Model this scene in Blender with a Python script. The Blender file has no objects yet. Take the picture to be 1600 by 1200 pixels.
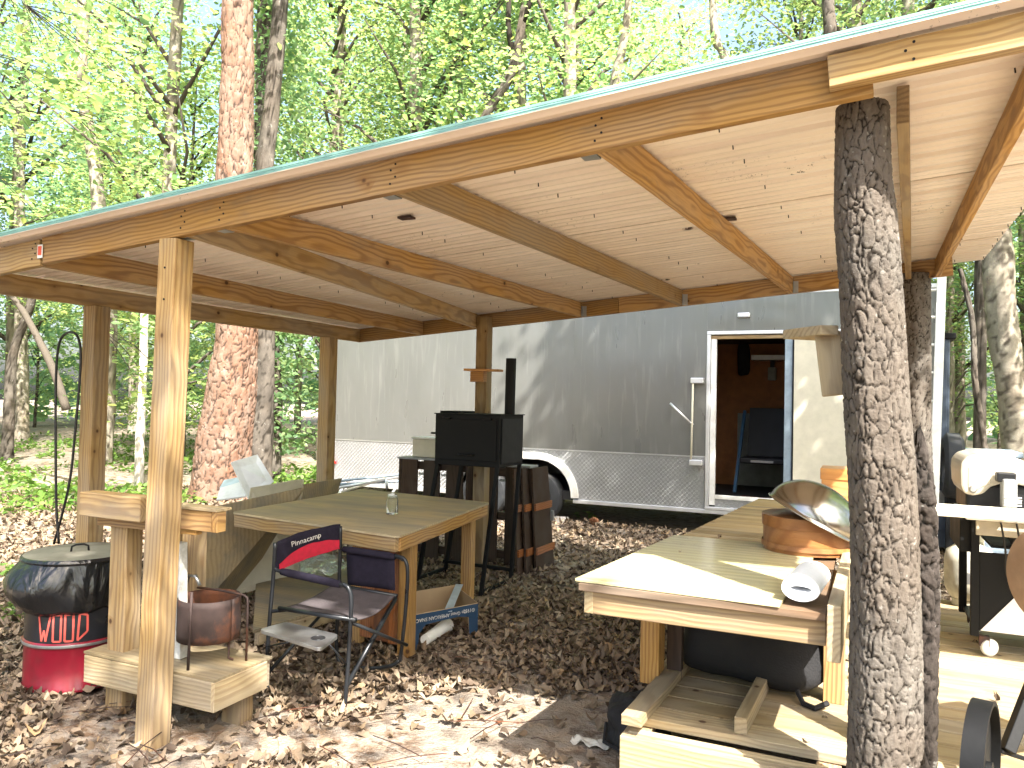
import bpy, math, random
import numpy as np
from mathutils import Vector, Matrix, noise, Euler
random.seed(7); rng = np.random.default_rng(7)
S = bpy.context.scene
COL = S.collection
# ---------------------------------------------------------------- camera
FPX, EYE = 1200.0, 1.65
YAW, PITCH, ROLL = math.radians(24.5), math.atan(28/1200), math.radians(1.2)
f_ = Vector((-math.sin(YAW)*math.cos(PITCH), math.cos(YAW)*math.cos(PITCH), math.sin(PITCH)))
r0 = Vector((math.cos(YAW), math.sin(YAW), 0)); u0 = r0.cross(f_)
r_ = r0*math.cos(ROLL)+u0*math.sin(ROLL); u_ = -r0*math.sin(ROLL)+u0*math.cos(ROLL)
cam = bpy.data.objects.new('camera', bpy.data.cameras.new('camera')); COL.objects.link(cam)
mw = Matrix((r_, u_, -f_)).transposed().to_4x4(); mw.translation = (0, 0, EYE)
cam.matrix_world = mw
cam.data.sensor_width = 36; cam.data.lens = 36*FPX/1600; cam.data.clip_end = 500; cam.data.clip_start = 0.05
S.camera = cam
# ---------------------------------------------------------------- light
SUN = Vector((0.62, -0.58, 1.05)).normalized()
W = bpy.data.worlds.new('World'); S.world = W; W.use_nodes = True
nt = W.node_tree; nt.nodes.clear()
sky = nt.nodes.new('ShaderNodeTexSky'); sky.sky_type = 'NISHITA'; sky.sun_disc = False
sky.sun_elevation = math.asin(SUN.z); sky.sun_rotation = math.atan2(SUN.x, SUN.y)
sky.air_density = 1.0; sky.dust_density = 5.0
bg = nt.nodes.new('ShaderNodeBackground'); bg.inputs[1].default_value = 0.15
wo = nt.nodes.new('ShaderNodeOutputWorld')
nt.links.new(sky.outputs[0], bg.inputs[0]); nt.links.new(bg.outputs[0], wo.inputs[0])
sl = bpy.data.lights.new('sun', 'SUN'); sl.energy = 5.0; sl.angle = math.radians(0.5); sl.color = (1, .95, .86)
so = bpy.data.objects.new('sun', sl); COL.objects.link(so)
so.rotation_euler = SUN.to_track_quat('Z', 'Y').to_euler()
S.view_settings.view_transform = 'Standard'; S.view_settings.look = 'None'
S.view_settings.exposure = 2.0; S.view_settings.gamma = 1.0; S.view_settings.use_curve_mapping = False
S.cycles.max_bounces = 8; S.cycles.diffuse_bounces = 4; S.cycles.transparent_max_bounces = 8
# ---------------------------------------------------------------- picture to place
C0 = Vector((0, 0, EYE))
def ray(x, y): return f_+r_*((x-800)/FPX)+u_*((600-y)/FPX)
def Zp(x, y, z=0.): d = ray(x, y); return C0+d*((z-EYE)/d.z)
def Yp(x, y, v): d = ray(x, y); return C0+d*(v/d.y)
def Xp(x, y, v): d = ray(x, y); return C0+d*(v/d.x)
def Dp(x, y, v): return C0+ray(x, y)*v
# ---------------------------------------------------------------- materials
class NB:
    def __init__(s, name):
        s.m = bpy.data.materials.new(name); s.m.use_nodes = True; s.t = s.m.node_tree; s.t.nodes.clear()
        s.out = s.t.nodes.new('ShaderNodeOutputMaterial')
    def n(s, t, ins=None, out=0, **pr):
        nd = s.t.nodes.new('ShaderNode'+t)
        for k, v in pr.items(): setattr(nd, k, v)
        for k, v in (ins or {}).items():
            if isinstance(v, bpy.types.NodeSocket): s.t.links.new(v, nd.inputs[k])
            else: nd.inputs[k].default_value = v
        return nd.outputs[out] if out is not None else nd
    def math(s, op, a, b=0., c=0.): return s.n('Math', {0: a, 1: b, 2: c}, operation=op)
    def ramp(s, fac, stops, interp='LINEAR'):
        nd = s.n('ValToRGB', {0: fac}, out=None); cr = nd.color_ramp; cr.interpolation = interp
        while len(cr.elements) < len(stops): cr.elements.new(0.5)
        for e, (p, c) in zip(cr.elements, stops):
            e.position = p; e.color = (*c, 1) if not isinstance(c, (int, float)) else (c, c, c, 1)
        return nd.outputs[0]
    def mix(s, fac, a, b, mode='MIX'):
        nd = s.n('Mix', None, out=None, data_type='RGBA', blend_type=mode)
        for i, v in ((0, fac), (6, a), (7, b)):
            if isinstance(v, bpy.types.NodeSocket): s.t.links.new(v, nd.inputs[i])
            else: nd.inputs[i].default_value = v if i == 0 else (*v[:3], 1)
        return nd.outputs[2]
    def obj(s): return s.n('TexCoord', out=3)
    def rnd(s): return s.n('ObjectInfo', out=5)
    def attr(s, name): return s.n('Attribute', out=2, attribute_name=name)
    def mapping(s, v, scale, loc=None):
        d = {0: v, 3: scale}
        if loc is not None: d[1] = loc
        return s.n('Mapping', d)
    def noise(s, v, sc, det=4, rough=.55, dist=0., out=0): return s.n('TexNoise', {'Vector': v, 'Scale': sc, 'Detail': det, 'Roughness': rough, 'Distortion': dist}, out=out)
    def bump(s, h, st, d=.01): return s.n('Bump', {'Height': h, 'Strength': st, 'Distance': d})
    def bsdf(s, col, rough=.6, metal=0., nrm=None, spec=None, trans=0., ior=None, coat=0.):
        d = {'Base Color': (*col, 1) if not isinstance(col, bpy.types.NodeSocket) else col, 'Roughness': rough, 'Metallic': metal}
        if nrm is not None: d['Normal'] = nrm
        if spec is not None: d['Specular IOR Level'] = spec
        if trans: d['Transmission Weight'] = trans
        if ior: d['IOR'] = ior
        if coat: d['Coat Weight'] = coat
        return s.n('BsdfPrincipled', d)
    def done(s, sh): s.t.links.new(sh, s.out.inputs[0]); return s.m
def wood(name, lite, dark, grey=(.3, .27, .22), weather=.2, knots=True, rough=.7, ringscale=17., contrast=1.):
    b = NB(name); o = b.obj(); r = b.rnd()
    off = b.n('CombineXYZ', {0: b.math('MULTIPLY', r, 37.), 1: b.math('MULTIPLY_ADD', r, .13, -.05), 2: b.math('MULTIPLY_ADD', r, -.21, .16)})
    p = b.n('VectorMath', {0: o, 1: off}, operation='ADD')
    warp = b.noise(b.mapping(p, (1.2, 3, 3)), 1.5, 2)
    wv = b.n('VectorMath', {0: b.noise(b.mapping(p, (1.1, 2.5, 2.5)), 1.6, 2, out=1), 1: (0, .075, .075)}, operation='MULTIPLY')
    pr = b.mapping(b.n('VectorMath', {0: p, 1: wv}, operation='ADD'), (.10, 1, 1))
    rings = b.n('TexWave', {'Vector': pr, 'Scale': ringscale, 'Distortion': 2.2, 'Detail': 3, 'Detail Scale': 1.6}, out=1, wave_type='RINGS', rings_direction='X')
    fib = b.noise(b.mapping(p, (3, 140, 140)), 1., 3)
    blot = b.noise(b.mapping(p, (1.3, 5, 5)), 1., 4)
    c = b.mix(b.math('MULTIPLY', b.ramp(rings, [(.35, 0.), (.95, 1.)]), b.math('MULTIPLY_ADD', blot, .9, .25)), lite, dark)
    stain = b.ramp(b.noise(b.mapping(p, (2.2, 9, 9)), 1.3, 5, .7), [(.56, 0.), (.74, 1.)])
    c = b.mix(b.math('MULTIPLY', stain, .55), c, tuple(x*.45 for x in grey))
    c = b.mix(b.math('MULTIPLY', b.ramp(fib, [(.35, 0.), (.7, 1.)]), .35), c, dark)
    c = b.mix(b.math('MULTIPLY', b.ramp(blot, [(.4, 0.), (.68, 1.)]), weather), c, grey)
    v = b.math('MULTIPLY_ADD', r, .5, .72)
    c = b.n('HueSaturation', {'Color': c, 'Value': v, 'Saturation': b.math('MULTIPLY_ADD', blot, -.4, 1.15)})
    h = b.math('ADD', b.math('MULTIPLY', fib, .6), b.math('MULTIPLY', rings, .5))
    if knots:
        vo = b.n('TexVoronoi', {'Vector': b.mapping(p, (.8, 1., 1.)), 'Scale': 8., 'Randomness': 1.}, out=None)
        sel = b.math('GREATER_THAN', b.n('SeparateColor', {0: vo.outputs[1]}), .58)
        k = b.math('MULTIPLY', b.ramp(b.math('ADD', vo.outputs[0], b.math('MULTIPLY', warp, .06)), [(.10, 1.), (.15, 0.)]), sel)
        halo = b.math('MULTIPLY', b.ramp(vo.outputs[0], [(.12, 1.), (.36, 0.)]), sel)
        c = b.mix(b.math('MULTIPLY', halo, .45), c, dark)
        c = b.mix(b.math('MULTIPLY', k, .9), c, (.055, .022, .01))
    return b.done(b.bsdf(c, rough, nrm=b.bump(h, .35, .004), spec=.3))
def plain(name, col, rough=.6, metal=0., var=.25, sc=9., bump=.15, spec=None, dirt=None, coat=0., trans=0.):
    b = NB(name); o = b.obj(); n = b.noise(o, sc, 5, .6)
    d = tuple(x*(1-var) for x in col)
    c = b.mix(b.ramp(n, [(.35, 0.), (.65, 1.)]), d, col)
    if dirt: c = b.mix(b.math('MULTIPLY', b.ramp(b.noise(o, sc*.45, 6, .65), [(.5, 0.), (.68, 1.)]), dirt[1]), c, dirt[0])
    n2 = b.noise(o, sc*6, 3)
    return b.done(b.bsdf(c, b.math('MULTIPLY_ADD', n, .3, rough-.12), metal, b.bump(n2, bump, .004), spec, coat=coat, trans=trans))
def leafmat(name, cols, tr=.58):
    b = NB(name); a = b.attr('rnd'); r = b.rnd()
    x = b.math('FRACT', b.math('MULTIPLY_ADD', r, .37, a))
    c = b.ramp(x, [(i/(len(cols)-1), c) for i, c in enumerate(cols)])
    c = b.n('HueSaturation', {'Color': c, 'Value': b.math('MULTIPLY_ADD', r, .5, .75)})
    d = b.bsdf(c, .38, spec=.5)
    t = b.n('BsdfTranslucent', {0: b.n('HueSaturation', {'Color': c, 'Hue': .49, 'Saturation': 1.05, 'Value': 1.6})})
    return b.done(b.n('MixShader', {0: tr, 1: d, 2: t}))
def barkmat(name, plate, plate2, crack, sc=14.):
    b = NB(name); o = b.obj(); k = b.attr('crack')
    n = b.noise(b.mapping(o, (1, 1, .45)), sc, 6, .7); n2 = b.noise(o, 2.2, 3)
    c = b.mix(b.ramp(n, [(.36, 0.), (.66, 1.)]), plate, plate2)
    c = b.mix(b.math('MULTIPLY', b.ramp(b.noise(o, sc*.55, 4), [(.55, 0.), (.64, 1.)]), .35), c, tuple(min(.6, x*1.35) for x in plate))
    c = b.mix(b.math('MULTIPLY', b.ramp(n2, [(.4, 0.), (.65, 1.)]), .5), c, tuple(x*.6 for x in plate2))
    c = b.mix(b.math('MULTIPLY', b.ramp(b.noise(o, 1.7, 2), [(.5, 0.), (.62, 1.)]), .25), c, (plate2[0]*1.1, plate2[1]*.85, plate2[2]*.65))
    c = b.mix(b.math('MULTIPLY', b.ramp(b.noise(o, sc*1.4, 2), [(.66, 0.), (.70, 1.)]), .22), c, (.45, .45, .42))
    c = b.mix(b.ramp(k, [(.15, 1.), (.7, 0.)]), c, crack)
    return b.done(b.bsdf(c, .9, nrm=b.bump(b.noise(o, sc*4, 5, .7), .7, .01), spec=.15))
MT = {}
MT['beam'] = wood('treated_beam', (.44, .255, .08), (.20, .09, .022), weather=.15)
MT['beam2'] = wood('treated_beam_light', (.40, .265, .11), (.20, .11, .04), weather=.4)
MT['pale'] = wood('weathered_board', (.44, .35, .21), (.27, .19, .10), (.29, .255, .20), .6)
MT['deck'] = wood('deck_board', (.44, .34, .18), (.32, .21, .09), (.33, .29, .22), .4)
MT['ply'] = wood('plywood', (.43, .34, .20), (.30, .22, .12), (.22, .20, .15), .8, knots=False, ringscale=9)
MT['plypale'] = wood('clear_coated_plywood', (.70, .64, .36), (.63, .56, .29), (.55, .5, .33), .2, knots=False, rough=.14, ringscale=5)
MT['edgeply'] = wood('brown_plywood_edge', (.24, .15, .09), (.13, .08, .045), weather=.3, knots=False)
MT['redwood'] = wood('stained_panel', (.30, .105, .03), (.17, .05, .012), weather=.1)
MT['dark'] = wood('dark_stained_board', (.06, .034, .02), (.028, .015, .009), (.08, .06, .05), .4)
MT['veneer'] = wood('bent_veneer', (.36, .16, .055), (.24, .09, .03), (.2, .1, .05), .5, knots=False, rough=.35, ringscale=7)
MT['boxwood'] = wood('varnished_box', (.55, .27, .07), (.38, .16, .04), weather=.1, rough=.4)
MT['paper'] = plain('cream_board', (.66, .62, .5), .8, var=.12)
MT['white'] = plain('white_paint', (.78, .78, .76), .45, var=.1, dirt=((.4, .37, .3), .4))
MT['black'] = plain('black_steel', (.006, .0065, .0075), .55, .0, spec=.2)
MT['tube'] = plain('chair_tube', (.022, .025, .03), .3, .3, spec=.5)
MT['fabric'] = plain('dark_fabric', (.022, .019, .032), .9, sc=30, bump=.4, spec=.1)
MT['seatfab'] = plain('faded_fabric', (.085, .073, .078), .85, sc=14, bump=.5, spec=.15)
MT['redfab'] = plain('red_fabric', (.48, .01, .035), .8, sc=30, bump=.3)
MT['steel'] = plain('galvanised', (.42, .43, .44), .45, .9)
MT['alu'] = plain('aluminium_trim', (.72, .73, .75), .35, .7, var=.08)
MT['rust'] = plain('rusty_steel', (.055, .035, .032), .7, .3, dirt=((.24, .08, .03), .7), var=.4)
MT['cast'] = plain('dark_cast_metal', (.012, .013, .016), .5, .4)
MT['rubber'] = plain('tyre_rubber', (.022, .025, .03), .75, dirt=((.1, .09, .08), .4))
MT['bag'] = plain('black_bag_cloth', (.012, .012, .014), .8, sc=20, bump=.5)
MT['teal'] = plain('teal_enamel', (.22, .42, .38), .45)
MT['ink'] = plain('pencil_ink', (.12, .1, .08), .9)
MT['lettering'] = plain('pale_lettering', (.62, .58, .55), .8)
MT['carton'] = plain('carton_inside', (.42, .30, .18), .85, var=.08)
MT['navy'] = plain('carton_print', (.014, .045, .10), .55)
MT['foil'] = plain('bluish_trim', (.5, .6, .68), .4, .2)
MT['beige'] = plain('beige_enamel', (.50, .46, .38), .35, .1, coat=.3, dirt=((.3, .26, .2), .4))
MT['grey'] = plain('grey_panel', (.30, .31, .32), .5)
MT['slate'] = plain('slate_blue_panel', (.055, .075, .11), .35, .2)
MT['slate2'] = plain('pale_blue_panel', (.30, .38, .46), .45)
MT['tan'] = plain('tan_barrel', (.50, .31, .17), .6, dirt=((.25, .13, .06), .5))
MT['tank'] = plain('tank_paint', (.55, .54, .46), .5, dirt=((.2, .15, .1), .5))
MT['orange'] = plain('orange_lining', (.36, .14, .05), .8)
MT['lining'] = plain('grey_lining', (.28, .29, .26), .8)
MT['darkin'] = plain('dark_furniture', (.012, .012, .014), .6)
MT['blue'] = plain('blue_frame', (.03, .10, .20), .4)
MT['rug'] = plain('red_rug', (.20, .02, .035), .95, sc=25, dirt=((.35, .28, .22), .9))
MT['cloth'] = plain('pale_cloth', (.6, .58, .52), .9)
MT['brick'] = plain('concrete_block', (.38, .36, .34), .9)
MT['cone'] = plain('pinecone', (.30, .14, .07), .85)
MT['redlens'] = plain('red_marker_lens', (.7, .02, .02), .3)
MT['tag'] = plain('red_tag', (.7, .10, .05), .6)
MT['cable'] = plain('black_hose', (.012, .012, .013), .45)
MT['styro'] = plain('white_foam_strip', (.72, .72, .68), .8, sc=40, bump=.6, dirt=((.45, .42, .36), .5))
MT['paperroll'] = plain('white_paper', (.82, .84, .88), .9, var=.05, sc=60, bump=.3)
b = NB('clear_glass'); MT['glass'] = b.done(b.bsdf((.95, .97, .96), .03, trans=1., ior=1.3))
b = NB('clear_plastic'); MT['plastic'] = b.done(b.bsdf((.8, .86, .84), .15, trans=.75, ior=1.2))
b = NB('brushed_stainless'); MT['stain'] = b.done(b.bsdf(b.mix(b.noise(b.obj(), 8., 3), (.30, .28, .25), (.42, .40, .37)), .22, 1.))
# trash bag plastic
b = NB('bin_bag'); n = b.noise(b.mapping(b.obj(), (1, 1, .35)), 7., 3, .5, 1.5)
MT['binbag'] = b.done(b.bsdf((.008, .009, .011), .22, nrm=b.bump(n, .8, .03), spec=.6))
# red drum
b = NB('drum_enamel'); o = b.obj(); n = b.noise(o, 5., 5)
MT['drum'] = b.done(b.bsdf(b.mix(b.ramp(n, [(.5, 0.), (.72, 1.)]), (.20, .004, .018), (.11, .01, .015)), .3, coat=.4, nrm=b.bump(b.noise(o, 9., 2), .1)))
MT['lidgrey'] = plain('worn_grey_lid', (.24, .23, .19), .6, .2, dirt=((.1, .08, .06), .7))
MT['drumband'] = plain('drum_black_band', (.012, .014, .02), .3, coat=.4)
MT['drumred'] = plain('drum_red_lettering', (.62, .10, .08), .5)
# roof underside
b = NB('sheet_underside'); o = b.obj(); n = b.noise(b.mapping(o, (.5, 3, 3)), 2.4, 5, .6)
sp = b.ramp(b.noise(o, 30., 5, .75), [(.60, 0.), (.64, 1.)]); msk = b.ramp(b.noise(b.mapping(o, (.6, 1, 1)), 1.3, 2), [(.54, 0.), (.66, 1.)])
c = b.mix(n, (.74, .63, .54), (.84, .75, .66)); c = b.mix(b.math('MULTIPLY', sp, msk), c, (.06, .045, .035))
c = b.mix(b.math('MULTIPLY', b.ramp(b.noise(b.mapping(o, (.25, 5, 5)), 3., 4), [(.5, 0.), (.72, 1.)]), .35), c, (.50, .40, .33)); v2 = b.n('TexVoronoi', {'Vector': b.mapping(o, (1, 1.4, 1)), 'Scale': 1.25}, out=0)
c = b.mix(b.math('MULTIPLY', b.ramp(v2, [(.03, 1.), (.055, 0.)]), b.ramp(b.noise(o, 40., 4), [(.45, 0.), (.52, 1.)])), c, (.04, .02, .012))
MT['roof'] = b.done(b.bsdf(c, .28, nrm=b.bump(n, .1), spec=.4))
# trailer skin
b = NB('trailer_skin'); o = b.obj(); n = b.noise(b.mapping(o, (1.2, 1, .5)), 1.6, 3); n2 = b.noise(b.mapping(o, (1.5, 1, .3)), 4., 3)
c = b.mix(n, (.15, .155, .15), (.21, .213, .205)); c = b.mix(b.math('MULTIPLY', b.ramp(b.noise(b.mapping(o, (6, 1, .5)), 3., 5), [(.56, 0.), (.7, 1.)]), .25), c, (.33, .33, .31))
MT['skin'] = b.done(b.bsdf(c, b.math('MULTIPLY_ADD', n2, .22, .2), .5, b.bump(n, .35, .05), .5))
# diamond plate
b = NB('tread_plate'); o = b.obj(); sx = b.n('SeparateXYZ', {0: o}, out=None)
K = 2*math.pi/.062
a1 = b.math('SINE', b.math('MULTIPLY', b.math('ADD', sx.outputs[0], sx.outputs[2]), K)); a2 = b.math('SINE', b.math('MULTIPLY', b.math('SUBTRACT', sx.outputs[0], sx.outputs[2]), K))
e1 = b.math('MULTIPLY', b.ramp(a1, [(.35, 0.), (.8, 1.)]), b.ramp(b.math('ABSOLUTE', a2), [(.0, 1.), (.75, 0.)]))
e2 = b.math('MULTIPLY', b.ramp(a2, [(.35, 0.), (.8, 1.)]), b.ramp(b.math('ABSOLUTE', a1), [(.0, 1.), (.75, 0.)]))
h = b.math('MAXIMUM', e1, e2); n = b.noise(o, 3., 4)
MT['plate'] = b.done(b.bsdf(b.mix(n, (.34, .345, .355), (.48, .49, .51)), .36, .8, b.bump(h, 1., .012)))
# ground
b = NB('leafy_dirt'); o = b.obj(); n1 = b.noise(o, .35, 4); n2 = b.noise(o, 9., 6, .7); n3 = b.noise(o, 60., 3)
vo = b.n('TexVoronoi', {'Vector': o, 'Scale': 11.}, out=1)
lf = b.ramp(b.n('SeparateColor', {0: vo}), [(0., (.075, .045, .03)), (.4, (.17, .11, .07)), (.7, (.27, .19, .13)), (1., (.36, .28, .2))])
c = b.mix(b.ramp(n2, [(.42, 0.), (.6, 1.)]), lf, (.30, .26, .22))
c = b.mix(b.math('MULTIPLY', b.ramp(b.noise(o, .9, 4), [(.45, 0.), (.6, 1.)]), .6), c, (.30, .265, .225))
MT['ground'] = b.done(b.bsdf(c, .95, nrm=b.bump(b.math('ADD', n2, b.math('MULTIPLY', n3, .4)), 1., .04), spec=.1))
MT['leaf_a'] = leafmat('spring_leaf', [(.12, .21, .08), (.22, .33, .12), (.32, .40, .14), (.13, .24, .10), (.40, .42, .13)])
MT['leaf_b'] = leafmat('green_leaf', [(.08, .17, .08), (.15, .26, .12), (.25, .34, .15), (.10, .20, .10)])
MT['leaf_c'] = leafmat('ground_leaf', [(.07, .15, .03), (.12, .22, .04), (.18, .26, .06)], .35)
b = NB('dead_leaf'); a = b.attr('rnd')
c = b.ramp(a, [(0., (.06, .042, .03)), (.25, (.15, .11, .08)), (.5, (.25, .195, .14)), (.75, (.18, .125, .08)), (.92, (.34, .28, .205)), (1., (.33, .22, .12))])
MT['dead'] = b.done(b.n('MixShader', {0: .15, 1: b.bsdf(c, .75, spec=.25), 2: b.n('BsdfTranslucent', {0: c})}))
MT['bark'] = barkmat('oak_bark', (.165, .148, .13), (.105, .092, .08), (.025, .02, .016), 30)
MT['bark2'] = barkmat('near_black_bark', (.06, .05, .045), (.03, .025, .022), (.008, .007, .006), 18)  # very dark bark tone, used only on the made-up stub
MT['pinebark'] = barkmat('pine_bark', (.24, .175, .14), (.19, .105, .07), (.05, .035, .028), 10)
MT['greybark'] = barkmat('grey_bark', (.36, .33, .27), (.24, .21, .17), (.10, .085, .07), 9)
MT['darkbark'] = barkmat('dark_bark', (.15, .13, .11), (.08, .07, .06), (.03, .025, .02), 9)
# ---------------------------------------------------------------- mesh helpers
class MB:
    def __init__(s): s.v = []; s.f = []; s.mi = []
    def add(s, vs, fs, mi=0):
        o = len(s.v); s.v += [tuple(v) for v in vs]; s.f += [tuple(i+o for i in f) for f in fs]; s.mi += [mi]*len(fs); return s
    def hexa(s, p, mi=0):   # 8 points: bottom 4 ccw, top 4 ccw
        return s.add(p, [(3, 2, 1, 0), (4, 5, 6, 7), (0, 1, 5, 4), (1, 2, 6, 5), (2, 3, 7, 6), (3, 0, 4, 7)], mi)
    def box(s, a, b, mi=0):
        (x0, y0, z0), (x1, y1, z1) = a, b
        x0, x1 = min(x0, x1), max(x0, x1); y0, y1 = min(y0, y1), max(y0, y1); z0, z1 = min(z0, z1), max(z0, z1)
        return s.hexa([(x0, y0, z0), (x1, y0, z0), (x1, y1, z0), (x0, y1, z0), (x0, y0, z1), (x1, y0, z1), (x1, y1, z1), (x0, y1, z1)], mi)
    def quad(s, pts, th, mi=0):  # slab from 4 points, thickness th opposite the normal
        p = [Vector(q) for q in pts]; n = (p[1]-p[0]).cross(p[3]-p[0]).normalized()*th
        return s.hexa([q-n for q in p]+p, mi)
    def poly(s, pts, off, mi=0):  # extrude polygon by vector
        n = len(pts); off = Vector(off); a = [Vector(p) for p in pts]
        return s.add(a+[p+off for p in a], [tuple(range(n))[::-1], tuple(range(n, 2*n))]+[(i, (i+1) % n, n+(i+1) % n, n+i) for i in range(n)], mi)
    def tube(s, pts, r, seg=10, mi=0, cap=True):
        pts = [Vector(p) for p in pts]; n = len(pts); rs = r if isinstance(r, (list, tuple)) else [r]*n
        t0 = (pts[1]-pts[0]).normalized(); a = t0.orthogonal().normalized(); vs = []
        for i, p in enumerate(pts):
            t = ((pts[min(i+1, n-1)]-p).normalized()+(p-pts[max(i-1, 0)]).normalized())
            t = t.normalized() if t.length > 1e-6 else t0
            a = (a-t*a.dot(t)).normalized(); b = t.cross(a)
            for k in range(seg):
                w = 2*math.pi*k/seg; vs.append(p+(a*math.cos(w)+b*math.sin(w))*rs[i])
        fs = [(i*seg+k, i*seg+(k+1) % seg, (i+1)*seg+(k+1) % seg, (i+1)*seg+k) for i in range(n-1) for k in range(seg)]
        if cap: fs += [tuple(range(seg))[::-1], tuple((n-1)*seg+k for k in range(seg))]
        return s.add(vs, fs, mi)
    def lathe(s, prof, M=None, seg=36, mi=0):  # prof (r,z) list
        vs = []
        for r, z in prof:
            for k in range(seg):
                w = 2*math.pi*k/seg; v = Vector((r*math.cos(w), r*math.sin(w), z)); vs.append(M @ v if M else v)
        fs = [(i*seg+k, i*seg+(k+1) % seg, (i+1)*seg+(k+1) % seg, (i+1)*seg+k) for i in range(len(prof)-1) for k in range(seg)]
        return s.add(vs, fs, mi)
    def grid(s, nu, nv, fn, mi=0, flip=False):
        vs = [fn(i/nu, j/nv) for j in range(nv+1) for i in range(nu+1)]
        fs = [(j*(nu+1)+i, j*(nu+1)+i+1, (j+1)*(nu+1)+i+1, (j+1)*(nu+1)+i) for j in range(nv) for i in range(nu)]
        if flip: fs = [f[::-1] for f in fs]
        return s.add(vs, fs, mi)
    def mesh(s, name, mats, smooth=False):
        me = bpy.data.meshes.new(name); me.from_pydata(s.v, [], s.f)
        for m in (mats if isinstance(mats, (list, tuple)) else [mats]): me.materials.append(m if not isinstance(m, str) else MT[m])
        if any(s.mi): me.polygons.foreach_set('material_index', s.mi)
        if smooth: me.polygons.foreach_set('use_smooth', [True]*len(s.f))
        me.update(); return me
    def build(s, name, mats, parent=None, smooth=False, bevel=0., kind=None, auto=False, solid=0., sub=0):
        return link(name, s.mesh(name, mats, smooth or auto), parent, bevel, kind, auto, solid, sub)
def link(name, me, parent=None, bevel=0., kind=None, auto=False, solid=0., sub=0, matrix=None):
    o = bpy.data.objects.new(name, me); COL.objects.link(o)
    M = matrix or Matrix.Identity(4)
    if parent is not None:
        o.parent = parent; o.matrix_parent_inverse = Matrix.Identity(4); o.matrix_basis = WM[parent.name].inverted() @ M
    else: o.matrix_basis = M
    WM[o.name] = M
    if sub:
        m = o.modifiers.new('s', 'SUBSURF'); m.levels = m.render_levels = sub
    if solid:
        m = o.modifiers.new('t', 'SOLIDIFY'); m.thickness = solid
    if bevel:
        m = o.modifiers.new('b', 'BEVEL'); m.width = bevel; m.segments = 2; m.limit_method = 'ANGLE'
    if auto:
        for p in me.polygons: p.use_smooth = True
        m = o.modifiers.new('w', 'EDGE_SPLIT'); m.split_angle = math.radians(38)
    if kind: o['kind'] = kind
    return o
WM = {}
def thing(name, label, cat, loc=(0, 0, 0), group=None):
    o = bpy.data.objects.new(name, None); COL.objects.link(o); o.empty_display_size = .1
    o.matrix_basis = Matrix.Translation(loc); WM[o.name] = Matrix.Translation(loc)
    o['label'] = label; o['category'] = cat
    if group: o['group'] = group
    return o
def tag(o, label, cat, group=None):
    o['label'] = label; o['category'] = cat
    if group: o['group'] = group
    return o
def board(name, p0, p1, w, h, mat, parent, up=(0, 0, 1), bevel=.003, anchor=(0, 0)):
    """solid board from p0 to p1; w across, h along up; anchor shifts the section (-1..1)"""
    p0, p1 = Vector(p0), Vector(p1); x = (p1-p0); L = x.length; x.normalize()
    up = Vector(up); z = (up-x*up.dot(x)).normalized(); y = z.cross(x)
    M = Matrix((x, y, z)).transposed().to_4x4(); M.translation = p0
    m = MB(); cy, cz = anchor[0]*w/2, anchor[1]*h/2
    m.box((0, cy-w/2, cz-h/2), (L, cy+w/2, cz+h/2))
    return link(name, m.mesh(name, mat), parent, bevel, matrix=M)
def ptag(parts, **k):
    for p in parts:
        for a, v in k.items(): p[a] = v
def text(name, s, mat, M, size, parent, ext=.0006, stretch=(1, 1)):
    cu = bpy.data.curves.new(name, 'FONT'); cu.body = s; cu.size = size; cu.extrude = ext; cu.align_x = 'CENTER'; cu.align_y = 'CENTER'; cu.resolution_u = 2
    t = bpy.data.objects.new(name, cu); COL.objects.link(t)
    me = bpy.data.meshes.new_from_object(t); bpy.data.objects.remove(t); me.name = name
    me.transform(Matrix.Diagonal((stretch[0], stretch[1], 1, 1)))
    me.materials.clear(); me.materials.append(MT[mat])
    return link(name, me, parent, matrix=M)
def frame(o, x, y):
    x = Vector(x).normalized(); y = Vector(y); z = x.cross(y).normalized(); y = z.cross(x)
    M = Matrix((x, y, z)).transposed().to_4x4(); M.translation = o; return M
# many copies of a little template, joined (stuff)
def swarm(name, tmpl, faces, mats4, rnd, mat, parent=None, smooth=False, curl=None):
    T = np.array(tmpl, dtype=np.float64); n = len(mats4)
    R = mats4[:, :3, :3]; t = mats4[:, :3, 3]
    P = np.broadcast_to(T, (n,)+T.shape).copy()
    if curl is not None:
        P[:, :, 2] += curl[:, None, 0]*P[:, :, 0]**2*4+curl[:, None, 1]*P[:, :, 1]**2*6+curl[:, None, 2]*P[:, :, 0]*P[:, :, 1]*6
    V = np.einsum('nij,nkj->nki', R, P)+t[:, None, :]
    k = T.shape[0]; F = np.array(faces); nf, fs = F.shape
    FI = (F[None]+(np.arange(n)*k)[:, None, None]).reshape(-1)
    me = bpy.data.meshes.new(name); me.vertices.add(n*k); me.vertices.foreach_set('co', V.reshape(-1))
    me.loops.add(len(FI)); me.loops.foreach_set('vertex_index', FI.astype(np.int32))
    me.polygons.add(n*nf); me.polygons.foreach_set('loop_start', np.arange(n*nf, dtype=np.int32)*fs)
    me.update(calc_edges=True)
    if smooth: me.polygons.foreach_set('use_smooth', [True]*(n*nf))
    at = me.attributes.new('rnd', 'FLOAT', 'POINT'); at.data.foreach_set('value', np.repeat(rnd, k).astype(np.float32))
    me.materials.append(MT[mat]); return me
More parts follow.
